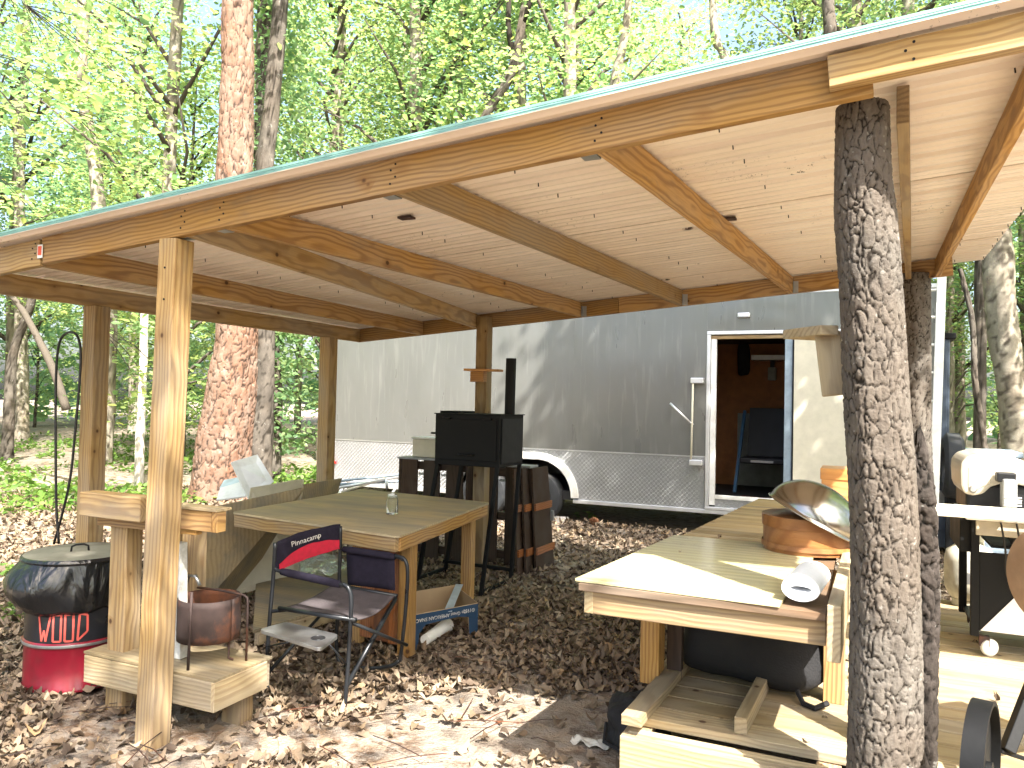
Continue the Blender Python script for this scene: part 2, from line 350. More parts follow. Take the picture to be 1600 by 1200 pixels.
def rotmats(n, tilt, scale, pos):
    """random yaw, tilt (std) about random axis, scale, position arrays"""
    a = rng.uniform(0, 2*np.pi, n); b = rng.uniform(0, 2*np.pi, n); t = tilt
    ax = np.stack([np.cos(b), np.sin(b), np.zeros(n)], 1); c, s = np.cos(t), np.sin(t)
    K = np.zeros((n, 3, 3)); K[:, 0, 2] = ax[:, 1]; K[:, 1, 2] = -ax[:, 0]; K[:, 2, 0] = -ax[:, 1]; K[:, 2, 1] = ax[:, 0]
    Rt = np.eye(3)[None]+s[:, None, None]*K+(1-c)[:, None, None]*np.einsum('nij,njk->nik', K, K)
    Rz = np.zeros((n, 3, 3)); Rz[:, 0, 0] = np.cos(a); Rz[:, 0, 1] = -np.sin(a); Rz[:, 1, 0] = np.sin(a); Rz[:, 1, 1] = np.cos(a); Rz[:, 2, 2] = 1
    M = np.zeros((n, 4, 4)); M[:, :3, :3] = np.einsum('nij,njk->nik', Rt, Rz)*scale[:, None, None]; M[:, :3, 3] = pos; M[:, 3, 3] = 1
    return M
def catmull(P, n):
    P = [np.array(p, float) for p in P]; P = [2*P[0]-P[1]]+P+[2*P[-1]-P[-2]]; out = []
    m = len(P)-3
    for i in range(n+1):
        u = i/n*m; k = min(int(u), m-1); t = u-k; a, b, c, d = P[k:k+4]
        out.append(.5*((2*b)+(-a+c)*t+(2*a-5*b+4*c-d)*t*t+(-a+3*b-3*c+d)*t**3))
    return out
def trunk_mesh(name, pts, seg, rings, amp, fh, fv, mat, width=.22, lump=.06, seed=0., jag=0.):
    """pts: (x,y,z,r); bark plates from cell noise, real relief; attribute 'crack'"""
    C = catmull(pts, rings); vs = []; cr = []
    for i, q in enumerate(C):
        for k in range(seg):
            w = 2*math.pi*k/seg; cx, sx_ = math.cos(w), math.sin(w); r = q[3]
            p = Vector((cx*r*fh+seed, sx_*r*fh, q[2]*fv))
            wob = noise.noise_vector(p*.9)*.5+noise.noise_vector(p*3.1)*.16; d = noise.voronoi(p+wob)[0]
            e = min(1., (d[1]-d[0])/width); e = 1-(1-e)**2
            l = noise.noise(Vector((cx*1.6+seed, sx_*1.6, q[2]*1.1)))*lump*r*3+noise.noise(p*2.7)*amp*.3+noise.noise(p*6.1)*amp*.22
            rr = r+amp*(e-.7)+l
            zz = q[2]+(noise.noise(Vector((cx*3, sx_*3, seed)))*jag if i == rings else 0)
            vs.append((q[0]+cx*rr, q[1]+sx_*rr, zz)); cr.append(e)
    m = MB(); fs = [(i*seg+k, i*seg+(k+1) % seg, (i+1)*seg+(k+1) % seg, (i+1)*seg+k) for i in range(rings) for k in range(seg)]
    fs.append(tuple(rings*seg+k for k in range(seg)))
    m.add(vs, fs); me = m.mesh(name, mat, True)
    at = me.attributes.new('crack', 'FLOAT', 'POINT'); at.data.foreach_set('value', cr)
    return me
# ================================================================ GROUND
def gz(x, y): return .05*noise.noise(Vector((x*.35, y*.35, 0)))*min(1, (abs(x)+abs(y))/6)+.012*noise.noise(Vector((x*2.3, y*2.3, 3)))
m = MB(); N = 150
def gfn(u, v):
    a = lambda t, c: c+math.copysign((math.exp(abs(t)*4.2)-1)/(math.exp(4.2)-1), t)*150
    x, y = a(u*2-1, -1.5), a(v*2-1, 4.5); return (x, y, gz(x, y)-.01)
m.grid(N, N, gfn); g = m.build('ground', 'ground', smooth=True, kind='structure')
# deck of planks beside the shed
DZ = .35
dk = thing('plank_deck', 'low deck of weathered pine planks running back beside the bark covered tree', 'deck', (1., 4., 0))
y = 2.0
k = 0
while y < 6.1:
    x0 = -.90 if y > 3.05 else .2
    if abs(y-2.78) < .01: pass
    p = board('plank', (x0+random.uniform(-.006, .006), y+.07, DZ-.018), (2.7, y+.07, DZ-.018+random.uniform(-.002, .002)), .139, .036, 'pale' if k % 3 else 'deck', dk)
    y += .1465; k += 1
board('joist', (-.86, 3.125, DZ-.038-.045), (-.06, 3.125, DZ-.038-.045), .038, .09, 'pale', dk)
fj = board('joist', (-.88, 3.075, DZ-.038-.075), (-.02, 3.075, DZ-.038-.075), .038, .14, 'pale', dk)
board('joist', (-.86, 3.1, DZ-.038-.075), (-.86, 6.1, DZ-.038-.075), .038, .14, 'pale', dk)
board('joist', (.19, 2.0, DZ-.038-.07), (.19, 6.1, DZ-.038-.07), .038, .13, 'pale', dk)
for a in ((-.82, 3.16), (-.1, 3.16), (-.82, 5.9), (.25, 2.1), (2.6, 2.1), (2.6, 5.9)):
    board('foot_post', (a[0], a[1], -.05), (a[0], a[1], DZ-.04), .088, .088, 'beam2', dk, up=(0, 1, 0))
text('pencil_mark', '1242', 'ink', frame(Vector((-.42, 3.0555, .222)), (1, 0, 0), (.1, 0, 1)), .045, dk, .0004)
# stop blocks lying on the shelf
def Lw(x, y, z): p = Zp(x, y, z); return Vector((p.x, p.y, z))
b1 = board('wood_block', (-.835, 3.06, DZ+.022), (-.80, 3.86, DZ+.022), .085, .042, 'pale', None); tag(b1, 'short pale board lying along the left edge of the low shelf under the counter', 'board')
q0, q1 = Lw(1157, 1148, DZ), Lw(1196, 1070, DZ)
b2 = board('wood_block', (q0.x, q0.y, DZ+.034), (q1.x, q1.y, DZ+.034), .05, .066, 'pale', None); tag(b2, 'short square timber lying loose across the low shelf in front of the black bag', 'board')
# ================================================================ SHED
sh = thing('open_shed', 'open timber shed with a sloping corrugated roof on square posts and cut tree trunks', 'shed', (-2.5, 4.5, 0))
def zb(x): return 2.63+.08*x           # underside of the beams
BH = .14
FV, BV = 2.63, 6.68
board('beam', (-3.90, FV, zb(-3.90)+BH/2), (.02, FV, zb(.02)+BH/2), .04, BH, 'beam', sh)
board('beam', (-4.84, FV-.004, zb(-4.84)+BH/2-.01), (-3.915, FV-.004, zb(-3.915)+BH/2-.006), .04, BH, 'beam2', sh)
board('beam', (-.105, FV-.047, zb(-.105)+.08), (1.15, FV-.047, zb(1.15)+.075), .05, .10, 'beam2', sh)
board('beam', (-4.84, BV, zb(-4.84)+BH/2), (-2.0, BV, zb(-2.0)+BH/2), .04, BH, 'beam', sh)
board('beam', (-1.997, BV, zb(-1.997)+BH/2), (.62, BV, zb(.62)+BH/2+.002), .04, BH, 'beam', sh)
RAFT = [(-4.82, -4.82), (-3.96, -4.05), (-2.90, -3.42), (-2.66, -2.36), (-1.74, -1.44), (-.87, -.54), (.12, .32), (.50, .52)]
for i, (a, c) in enumerate(RAFT):
    y0 = FV+.022; y1 = BV-.022
    if i == 6: y0 = 2.95
    board('rafter', (a, y0, zb(a)+BH/2-.002), (c, y1, zb(c)+BH/2-.002), .04, BH-.006, 'beam' if i % 2 else 'beam2', sh)
    if i in (2, 3, 4, 5):
        h = MB(); h.box((a-.085, FV+.022, zb(a)+.0), (a-.022, FV+.085, zb(a)+.003)); h.box((a-.087, FV+.0215, zb(a)+.001), (a-.085, FV+.085, zb(a)+.03)); h.box((a-.085, FV+.085, zb(a)+.003), (a-.022, FV+.087, zb(a)+.03))
        h.build('joist_hanger', 'steel', sh)
        h = MB(); h.box((c+.0215, BV-.06, zb(c)+.002), (c+.0235, BV-.021, zb(c)+.1)); h.box((c+.0235, BV-.0235, zb(c)+.005), (c+.06, BV-.0215, zb(c)+.1))
        h.build('joist_hanger', 'steel', sh)
m = MB()
for (a, c) in RAFT:
    for dx, dz in ((-.012, .035), (.012, .06), (-.01, .09), (.012, .112)):
        x_ = a+dx; yf = FV-.0215 if x_ > -3.9 else FV-.0255
        if x_ > -.1: yf = FV-.0725
        if x_ > -.1 and not .04 < dz < .12: continue
        m.tube([(x_, yf+.001, zb(x_)+dz), (x_, yf-.0012, zb(x_)+dz)], .0045, 8)
for z_ in (2.1, 2.25): m.tube([(-3.0, 2.605, z_), (-3.0, 2.601, z_)], .005, 8)
m.build('screw_head', 'black', sh, kind='stuff')
tg = MB(); tg.box((-3.925, FV-.0285, zb(-3.9)+.03), (-3.885, FV-.026, zb(-3.9)+.10)); t_ = tg.build('lumber_tag', 'white', sh)
tg = MB(); tg.box((-3.92, FV-.0295, zb(-3.9)+.045), (-3.892, FV-.0287, zb(-3.9)+.092)); tg.build('print', 'tag', t_)
def post(x, y, top, w=.135, bot=-.05, lean=(0, 0), mat='beam2'):
    return board('post', (x+lean[0], y+lean[1], bot), (x, y, top), w, w, mat, sh, up=(0, 1, 0), bevel=.006)
post(-2.99, 2.66, zb(-3.0), .112, lean=(-.06, 0))
post(-4.8+.02, 3.60, zb(-4.8), .12)
post(-4.78, 6.12, zb(-4.8), .125)
post(-3.32, 6.62, zb(-3.3)+.1, .12)
# roof: five overlapping corrugated sheets
RX0, RX1, RY0, RY1 = -5.15, .86, 2.505, 6.98
def rz(x): return zb(x)+BH+.006
prof = []
period = .228
def ribz(t):
    t = t % period
    if t < .022: return t/.022*.032
    if t < .040: return .032
    if t < .062: return (.062-t)/.022*.032
    for c0 in (.112, .176):
        d = abs(t-c0)
        if d < .022: return .014*(1-d/.022)
    return 0.
npan = 5; pw = (RY1-RY0)/npan
for i in range(npan):
    ya, yb = RY0+i*pw, RY0+(i+1)*pw+.015
    ts = sorted(set([ya, yb]+[ya+k*period+o for k in range(-1, 6) for o in (0, .022, .040, .062, .090, .112, .134, .154, .176, .198) if ya < ya+k*period+o < yb]))
    m = MB(); nx = 8; lift = .004*(i % 2)
    for layer, (dz, mi) in enumerate(((0, 0), (.0035, 1))):
        vs = [(RX0+(RX1-RX0)*j/nx, y, rz(RX0+(RX1-RX0)*j/nx)+ribz(y-ya)+dz+lift) for j in range(nx+1) for y in ts]
        n = len(ts); fs = [(j*n+k, (j+1)*n+k, (j+1)*n+k+1, j*n+k+1) for j in range(nx) for k in range(n-1)]
        if layer == 0: fs = [f[::-1] for f in fs]
        m.add(vs, fs, mi)
    m.build('roof_sheet', ['roof', 'teal'], sh)
# folded front edge of the sheet
m = MB(); m.poly([(RX0, RY0-.004, rz(RX0)+.016), (RX0, RY0+.002, rz(RX0)+.016), (RX0, RY0+.002, rz(RX0)+.026), (RX0, RY0-.004, rz(RX0)+.026)], (RX1-RX0, 0, rz(RX1)-rz(RX0)))
m.build('drip_edge', 'teal', sh)
# screw tips and debris under the sheet
m = MB()
for i in range(npan):
    for k, o in ((0, .07), (1, .07), (2, .07), (3, .07)):
        yy = RY0+i*pw+k*period+o
        for (a, c) in RAFT:
            x = a+(c-a)*(yy-FV)/(BV-FV)+.32
            if yy < 3 or random.random() < .3: continue
            z = rz(x); m.tube([(x, yy, z+.002), (x+.002, yy, z-.017)], .0028, 5)
m.build('screw_tip', 'black', sh, kind='stuff')
for x_, y_, w_ in ((-2.2, 3.35, .05), (-.75, 4.4, .06)):
    m = MB(); m.box((x_, y_, rz(x_)-.012), (x_+w_*1.6, y_+w_, rz(x_)-.001)); m.build('spacer_block', 'rust', sh)
# little shelf on the back post
m = MB(); a = Yp(728, 577, 6.5); c = Yp(783, 577, 6.5)
br = thing('post_shelf', 'small wooden bracket shelf nailed to the middle rear post behind the smoker pipe', 'shelf', ((a.x+c.x)/2, 6.5, a.z))
board('shelf_board', (a.x, 6.50, a.z-.005), (c.x, 6.50, a.z-.012), .1, .022, 'boxwood', br)
board('bracket', (-3.39, 6.515, a.z-.07), (-3.25, 6.515, a.z-.07), .08, .1, 'boxwood', br)
# ================================================================ TRUNKS USED AS POSTS
def P3(x, y, V): return Yp(x, y, V)
def trunkpts(lst, V):
    out = []
    for (x, y, wpx) in lst:
        p = Yp(x, y, V); d = (p-C0).dot(f_); out.append((p.x, V, p.z, wpx/FPX*d/2))
    return out
tp = trunkpts([(1348, 150, 88), (1349, 260, 93), (1353, 330, 101), (1362, 460, 102), (1370, 620, 107), (1380, 760, 110), (1384, 900, 112), (1384, 1050, 120), (1383, 1200, 128), (1384, 1420, 150)][::-1], 2.72)
tp = [(p[0], p[1]+.10, p[2], p[3]*.90) for p in tp]
me = trunk_mesh('tree_trunk', tp, 170, 640, .0085, 34, 14, 'bark', .20, seed=3., lump=.035)
t1 = link('oak_tree', me); tag(t1, 'thick cut oak trunk with deep grey plated bark holding up the front beam', 'tree trunk')
tp = trunkpts([(1430, 428, 42), (1432, 520, 40), (1431, 640, 43), (1436, 800, 46), (1440, 950, 50)][::-1], 6.70)
tp = [(tp[0][0], tp[0][1], -.1, tp[0][3]*1.1)]+tp
me = trunk_mesh('tree_trunk', tp, 80, 300, .009, 28, 14, 'bark', .22, seed=8.)
t2 = link('oak_tree', me); tag(t2, 'slimmer cut trunk at the far right corner of the shed carrying the rear beam', 'tree trunk')
tp = trunkpts([(1428, 690, 30), (1437, 790, 46), (1441, 950, 48), (1436, 1200, 50), (1436, 1400, 52)][::-1], 3.2)
me = trunk_mesh('tree_trunk', tp, 70, 260, .014, 24, 11, 'bark2', .25, seed=12., jag=.12)  # separate stub made up for the dark lower run of a trunk
t3 = link('dark_stub', me); tag(t3, 'made up very dark stub standing through the deck right behind the thick oak trunk', 'tree trunk')
# saw-cut wooden bracket on the trunk
kb = thing('sawn_bracket', 'rough sawn pale L shaped timber bracket fixed to the side of the oak trunk', 'bracket', (-.12, 3.0, 1.8))
A0 = Dp(1293, 520, 2.72); A1 = Dp(1305, 618, 2.70)
board('upright', A1+Vector((0, 0, -.0)), A0+Vector((0, 0, .0)), .085, .055, 'pale', kb, up=(.0, 1, 0), bevel=.004)
e0 = Dp(1223, 524, 2.95); e1 = Dp(1312, 517, 2.72)
m = MB()
T = [Dp(1222, 517, 2.66), Dp(1281, 512, 2.60), Dp(1309, 512, 2.66), Dp(1309, 512, 2.95), Dp(1240, 523, 3.1)]
zt = 1.955
pl = []
for x, y, d in ((1223, 521, 2.86), (1282, 523, 2.66), (1283, 523, 2.64), (1310, 525, 2.66)):
    p = Dp(x, y, d); pl.append(p)
zt = pl[1].z
arm = [(pl[0].x, pl[0].y, zt), (pl[1].x, pl[1].y, zt), (pl[3].x, pl[3].y, zt), (pl[1].x+.03, pl[1].y+.30, zt)]
m.poly(arm, (0, 0, .034)); m.build('arm', 'pale', kb, bevel=.003)
# ================================================================ COUNTER (right)
CZ = .95
ct = thing('outdoor_counter', 'long plank counter beside the oak trunk with glossy pale plywood on its near end', 'counter', (-.5, 4.3, 0))
cx0, cx1 = -1.0, -.09
def xl(y): return -1.0+(y-2.86)*.085
y = 4.12
while y < 6.15:
    board('plank', (xl(y)+.01, y+.045, CZ-.016), (.02, y+.045, CZ-.016), .088, .03, 'deck', ct); y += .0935
board('front_board', (-.955, 2.90, CZ-.03-.045), (-.105, 2.90, CZ-.03-.045), .038, .089, 'beam2', ct)
board('side_board', (-.965, 2.8815, CZ-.075), (xl(6.1)+.04, 6.1, CZ-.075), .038, .089, 'pale', ct)
rb = board('side_rail', (-.078, 2.82, CZ-.058), (-.045, 4.25, CZ-.058), .044, .19, 'pale', ct)
m = MB(); m.poly([(-1.0, 2.86, CZ-.030), (-.105, 2.86, CZ-.030), (-.105, 4.11, CZ-.030), (xl(4.11), 4.11, CZ-.030)], (0, 0, .028)); m.build('base_panel', 'edgeply', ct, bevel=.002)
m = MB(); m.poly([(-1.02, 2.875, CZ), (-.255, 2.852, CZ), (-.18, 4.10, CZ), (xl(4.1)-.005, 4.10, CZ)], (0, 0, .012)); m.build('top_panel', 'plypale', ct, bevel=.002)
board('leg', (-.89, 3.62, DZ), (-.89, 3.62, CZ-.03), .088, .12, 'beam', ct, up=(0, 1, 0))
board('leg', (-.80, 3.70, DZ), (-.80, 3.70, CZ-.03), .07, .05, 'dark', ct, up=(0, 1, 0))
board('leg', (-.10, 3.75, DZ), (-.10, 3.75, CZ-.03), .088, .088, 'beam', ct, up=(0, 1, 0))
board('leg', (-.70, 5.9, DZ), (-.70, 5.9, CZ-.03), .088, .088, 'beam', ct, up=(0, 1, 0))
board('leg', (-.08, 5.9, DZ), (-.08, 5.9, CZ-.03), .088, .088, 'beam', ct, up=(0, 1, 0))
# cheese box + steel bowl
bc = Zp(1259, 868, CZ+.012); bc = Vector((bc.x-.0, bc.y+.17, CZ+.013)); R = .215
bx = thing('round_wooden_box', 'round bent veneer wooden box with a lid standing on the counter under the steel bowl', 'box', bc)
MM = Matrix.Translation(bc)
m = MB(); m.lathe([(0, 0), (R-.006, 0), (R-.006, .145), (R-.012, .147)], MM, 56); m.build('side', 'veneer', bx, auto=True)
m = MB(); m.lathe([(R-.004, .115), (R, .115), (R+.001, .168), (R-.004, .17), (0, .17)], MM, 56); m.build('lid', 'veneer', bx, auto=True)
m = MB(); m.lathe([(R+.001, .018), (R+.002, .018), (R+.002, .04), (R+.0005, .04)], MM, 56); m.build('hoop', 'veneer', bx, auto=True)
BD = (bc-C0).dot(f_)-.02
ca = (Dp(1206, 777, BD)+Dp(1333, 843, BD))/2
d1 = Dp(1333, 843, BD)-Dp(1206, 777, BD); RB = d1.length/2; d1.normalize()
vw = (ca-C0).normalized(); hn = d1.cross(vw).normalized(); hn = hn if hn.z > 0 else -hn
hn = (hn-vw*.10).normalized(); hn = (hn-d1*hn.dot(d1)).normalized(); sd = hn.cross(d1)
BM = Matrix((d1, sd, hn)).transposed().to_4x4(); 
low = min((BM @ Vector((RB*math.cos(w), RB*math.sin(w), 0))).z for w in [i*.2 for i in range(32)])
BM.translation = ca
prof = [(RB+.008, .0), (RB+.008, .004), (RB-.004, .006)]+[(RB*math.cos(t)*.99, .006+RB*.74*math.sin(t)) for t in [i*math.pi/2/16 for i in range(1, 17)]]
m = MB(); m.lathe(prof, BM, 64); bo = m.build('steel_bowl', 'stain', smooth=True, solid=-.002); tag(bo, 'big polished stainless steel bowl leaning upside down against the round wooden box', 'bowl')
# paper towel roll
pr = thing('paper_towel_roll', 'white paper towel roll lying at the near right corner of the counter', 'paper towels', (-.16, 3.0, CZ))
pa = Vector((-.19, 2.90, CZ+.062)); pb = Vector((-.165, 3.19, CZ+.062)); ax = (pb-pa).normalized(); sx_ = ax.cross(Vector((0, 0, 1))).normalized(); uz = sx_.cross(ax)
def ring(c, a_, b_, n=40): return [c+sx_*a_*math.cos(2*math.pi*k/n)+uz*b_*math.sin(2*math.pi*k/n)*(1 if math.sin(2*math.pi*k/n) > 0 else .85) for k in range(n)]
m = MB(); n = 40; o_ = ring(pa, .064, .05); o2 = ring(pb, .064, .05); i1 = ring(pa, .036, .011); i2 = ring(pa+ax*.12, .036, .011)
vs = i2+i1+o_+o2; fs = [(j*n+k, j*n+(k+1) % n, (j+1)*n+(k+1) % n, (j+1)*n+k) for j in range(3) for k in range(n)]+[tuple(3*n+k for k in range(n))]
m.add(vs, fs); m.build('roll', 'paperroll', pr, auto=True, bevel=.0)
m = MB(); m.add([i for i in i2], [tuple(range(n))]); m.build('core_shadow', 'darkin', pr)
# varnished box at far end
wb = thing('varnished_crate', 'orange varnished wooden box on the far end of the counter behind the bowl', 'box', (-.3, 5.6, CZ))
w0 = Zp(1283, 790, CZ); 
m = MB(); m.box((w0.x, w0.y, CZ), (w0.x+.42, w0.y+.3, CZ+.245)); m.build('body', 'boxwood', wb, bevel=.004)
m = MB(); m.box((w0.x-.008, w0.y-.008, CZ+.19), (w0.x+.43, w0.y+.308, CZ+.27)); m.build('lid', 'boxwood', wb, bevel=.004)
yp = board('timber_upright', (w0.x+.28, w0.y+.45, CZ), (w0.x+.28, w0.y+.45, 1.75), .05, .05, 'beam2', None); tag(yp, 'narrow yellow timber upright rising behind the varnished box beside the oak trunk', 'post')
# black bag under the counter
def cushion(name, c, s, mat, seed=0., rot=0., p=4, n=28, wr=.05):
    m = MB(); vs = []
    for i in range(n+1):
        for j in range(n*2):
            a = math.pi*(i/n-.5); b_ = math.pi*j/n
            v = Vector((math.cos(a)*math.cos(b_), math.cos(a)*math.sin(b_), math.sin(a)))
            q = sum(abs(k)**p for k in v)**(-1/p); v = v*q
            w = 1+wr*noise.noise(v*1.6+Vector((seed, 0, 0)))*2+wr*.6*noise.noise(v*4.5+Vector((seed, 5, 0)))
            v = Vector((v.x*s[0]*w, v.y*s[1]*w, v.z*s[2]*w)); v.rotate(Euler((0, 0, rot))); vs.append(v+Vector(c))
    fs = [(i*2*n+j, i*2*n+(j+1) % (2*n), (i+1)*2*n+(j+1) % (2*n), (i+1)*2*n+j) for i in range(n) for j in range(2*n)]
    m.add(vs, fs); return m
bgm = thing('black_duffel_bag', 'big sagging black cloth bag on the low shelf underneath the counter', 'bag', (-.45, 4.05, DZ))
cushion('bag', (-.45, 3.93, DZ+.175), (.34, .25, .175), 'bag', 2., -.08).build('body', 'bag', bgm, smooth=True)
m = MB(); m.tube([(-.76, 3.70, DZ+.30), (-.6, 3.66, DZ+.32), (-.35, 3.66, DZ+.32), (-.17, 3.69, DZ+.29)], .009, 6); m.build('piping', 'bag', bgm)
m = MB(); m.tube([(-.25, 3.68, DZ+.04), (-.22, 3.62, DZ+.01), (-.17, 3.58, DZ+.012), (-.12, 3.62, DZ+.03)], .012, 6); m.build('strap', 'bag', bgm)
g2 = Zp(962, 1180, 0)
b3 = thing('black_sack', 'small black cloth sack slumped on the dead leaves left of the low shelf', 'bag', (g2.x, g2.y, 0))
cushion('sack', (g2.x+.06, g2.y+.16, .10), (.15, .15, .13), 'bag', 6., .3, 3, wr=.13).build('body', 'bag', b3, smooth=True)
m = MB(); m.tube([(g2.x-.08, g2.y+.1, .10), (g2.x-.06, g2.y+.0, .05), (g2.x+.04, g2.y-.02, .03)], .008, 6); m.build('strap', 'bag', b3)
# crumpled tissue on the ground
tq = Zp(922, 1166, 0)
m = MB(); m.grid(14, 8, lambda u, v: (tq.x-.09+u*.19, tq.y-.03+v*.07, .02+.025*noise.noise(Vector((u*5, v*4, 9)))+.012*noise.noise(Vector((u*14, v*9, 2)))))
tt = m.build('crumpled_tissue', 'cloth', smooth=True, solid=.002); tag(tt, 'crumpled pale tissue lying on the leaves next to the black sack', 'tissue')
# ================================================================ TABLE (left)
TZ = .82
c4 = [Vector((*Zp(x, y, TZ)[:2], TZ)) for x, y in ((361, 800), (622, 838), (766, 785), (566, 764))]
tb = thing('plywood_table', 'large square table with a grimy plywood top under the middle of the shed', 'table', (-3.1, 4.6, 0))
def rounded(P, r=.05):
    out = []
    for i in range(4):
        p, a, c = P[i], (P[i-1]-P[i]).normalized(), (P[(i+1) % 4]-P[i]).normalized()
        for t in range(5): t /= 4; out.append(p+a*r*(1-t)**2+c*r*t**2)
    return out
cen = sum(c4, Vector())/4
m = MB(); m.poly([v-Vector((0, 0, .014)) for v in rounded(c4)], (0, 0, .014)); m.build('tabletop', 'ply', tb, bevel=.001)
ins = [cen+(p-cen)*.965-Vector((0, 0, .014+.045)) for p in c4]
for i in range(4):
    a, c = ins[i], ins[(i+1) % 4]; d = (c-a).normalized()
    board('apron', a+(d*.02 if i % 2 else -d*.0), c-(d*.02 if i % 2 else d*0), .036, .088, 'beam' if i else 'beam2', tb)
for i, k in ((1, .96), (2, .93), (3, .9)):
    q = cen+(c4[i]-cen)*(k-.12) if i != 1 else c4[1]+Vector((-.11, .30, 0)); board('leg', (q.x, q.y, 0), (q.x, q.y, TZ-.016), .085, .085, 'beam', tb, up=(0, 1, 0))
e = c4[1]+Vector((-.13, .31, 0))
for k in range(3):
    xa = e.x-.07-k*.125
    board('panel_board', (xa, e.y+.01+k*.02, .05), (xa, e.y+.01+k*.02, TZ-.1), .12, .02, 'redwood', tb, up=(0, 1, 0))
board('leg', (e.x-.42, e.y+.07, 0), (e.x-.42, e.y+.07, TZ-.016), .085, .05, 'beam', tb, up=(0, 1, 0))
# jar on table
jp = Zp(610, 804, TZ)
jr = thing('glass_jar', 'empty clear glass jar with ribbed sides standing on the plywood table', 'jar', (jp.x, jp.y, TZ))
pf = [(0, .003), (.038, .003), (.041, .01), (.041, .10), (.036, .118), (.032, .124), (.034, .126), (.034, .131), (.032, .133), (.034, .136), (.034, .145), (.031, .147), (.0305, .12), (.037, .10), (.037, .012), (0, .012)]
MJ = Matrix.Translation((jp.x, jp.y+.02, TZ))
m = MB(); m.lathe([(r*1.05, z) for r, z in pf], MJ, 32); m.build('body', 'glass', jr, auto=True)
# low wooden platform under the table
pf_ = thing('low_platform', 'low weathered plywood platform on the ground under the table', 'platform', (-3.9, 4.9, 0))
pc = [Vector((*Zp(x, y, .12)[:2], .12)) for x, y in ((395, 985), (560, 935), (545, 878), (400, 912))]
m = MB(); m.poly([p-Vector((0, 0, .02)) for p in pc], (0, 0, .02)); m.build('top_sheet', 'ply', pf_, bevel=.002)
for i in range(4): board('edge_board', pc[i]*.97+Vector((cen.x, cen.y+.2, 0))*.03-Vector((0, 0, .06)), pc[(i+1) % 4]*.97+Vector((cen.x, cen.y+.2, 0))*.03-Vector((0, 0, .06)), .036, .085, 'pale', pf_)
# clear plastic bag
pb_ = Zp(497, 893, .14)
cushion('p', (pb_.x, pb_.y, .20), (.17, .10, .07), 'plastic', 4., .2, 2.6, wr=.3)
m = cushion('p', (pb_.x, pb_.y, .20), (.19, .10, .07), 'plastic', 4., .2, 2.6, wr=.3); t_ = m.build('plastic_bag', 'plastic', smooth=False); tag(t_, 'crumpled clear plastic bag on the low platform behind the folding chair', 'bag')
# leaning sheets
def sheet(name, pts, th, mat, label, cat='board'):
    m = MB(); m.quad(pts, th); o = m.build(name, mat, bevel=.001); tag(o, label, cat); return o
sheet('plywood_sheet', [Yp(283, 985, 4.15), Yp(352, 970, 4.95), Yp(476, 762, 5.1), Yp(318, 796, 4.2)], .015, 'ply', 'brown plywood sheet leaning behind the work stand left of the table')
sheet('pale_board', [Yp(358, 932, 4.75), Yp(470, 905, 5.3), Yp(475, 748, 5.6), Yp(392, 762, 4.95)], .012, 'paper', 'grey cream painted panel leaning under and behind the table')
sheet('plank_offcut', [Yp(470, 800, 5.25), Yp(520, 790, 5.9), Yp(535, 747, 6.0), Yp(474, 757, 5.3)], .015, 'ply', 'thin weathered plywood strip leaning behind the table next to the cream panel')
sheet('painted_sheet', [Yp(391, 785, 5.6), Yp(428, 752, 5.9), Yp(402, 710, 6.0), Yp(361, 722, 5.65)], .02, 'white', 'white painted panel tilted up against the pine trunk pile', 'panel')
sheet('painted_sheet', [Yp(338, 781, 5.5), Yp(384, 775, 5.6), Yp(378, 752, 5.75), Yp(344, 762, 5.7)], .015, 'white', 'white painted panel lying lowest behind the plywood sheet', 'panel')
sheet('painted_box', [Yp(343, 762, 5.75), Yp(388, 758, 5.8), Yp(374, 745, 5.9), Yp(350, 750, 5.9)], .03, 'foil', 'bluish white box panel between the two white painted panels', 'panel')
# ================================================================ WORK STAND (left front)
ws = thing('work_stand', 'two level timber work stand behind the front post with a low plywood shelf', 'stand', (-3.2, 2.95, 0))
board('front_board', (-3.69, 2.79, .21), (-2.80, 2.79, .215), .038, .14, 'pale', ws)
board('side_board', (-2.80, 2.772, .215), (-2.80, 3.13, .215), .038, .14, 'pale', ws)
board('side_board', (-3.68, 2.81, .205), (-3.68, 3.13, .205), .038, .14, 'pale', ws)
board('rear_board', (-3.69, 3.15, .21), (-2.80, 3.15, .215), .038, .14, 'pale', ws)
m = MB(); m.box((-3.70, 2.775, .285), (-2.785, 3.17, .298)); m.build('shelf_sheet', 'ply', ws, bevel=.001)
board('leg', (-3.56, 2.90, -.02), (-3.56, 2.90, 1.0), .125, .10, 'beam2', ws, up=(0, 1, 0), bevel=.005)
board('leg', (-3.34, 3.02, .298), (-3.34, 3.02, 1.0), .085, .085, 'beam2', ws, up=(0, 1, 0))
board('leg', (-2.90, 3.05, -.02), (-2.90, 3.05, .145), .125, .09, 'beam2', ws, up=(0, 1, 0))
board('leg', (-3.3, 3.12, .298), (-3.3, 3.12, 1.0), .085, .085, 'beam2', ws, up=(0, 1, 0))
board('cap_beam', (-3.74, 2.80, 1.068), (-3.29, 2.80, 1.068), .10, .125, 'beam2', ws, bevel=.006)
board('lower_beam', (-3.69, 2.84, .975), (-2.98, 2.84, .985), .04, .05, 'beam', ws)
board('end_beam', (-3.10, 2.83, 1.035), (-2.875, 2.83, 1.035), .038, .10, 'beam', ws)
board('end_beam', (-2.854, 2.812, 1.035), (-2.854, 2.87, 1.035), .038, .10, 'beam', ws)
m = MB(); m.box((-3.27, 2.80, 1.087), (-2.83, 2.90, 1.10)); m.build('top_sheet', 'ply', ws, bevel=.001)
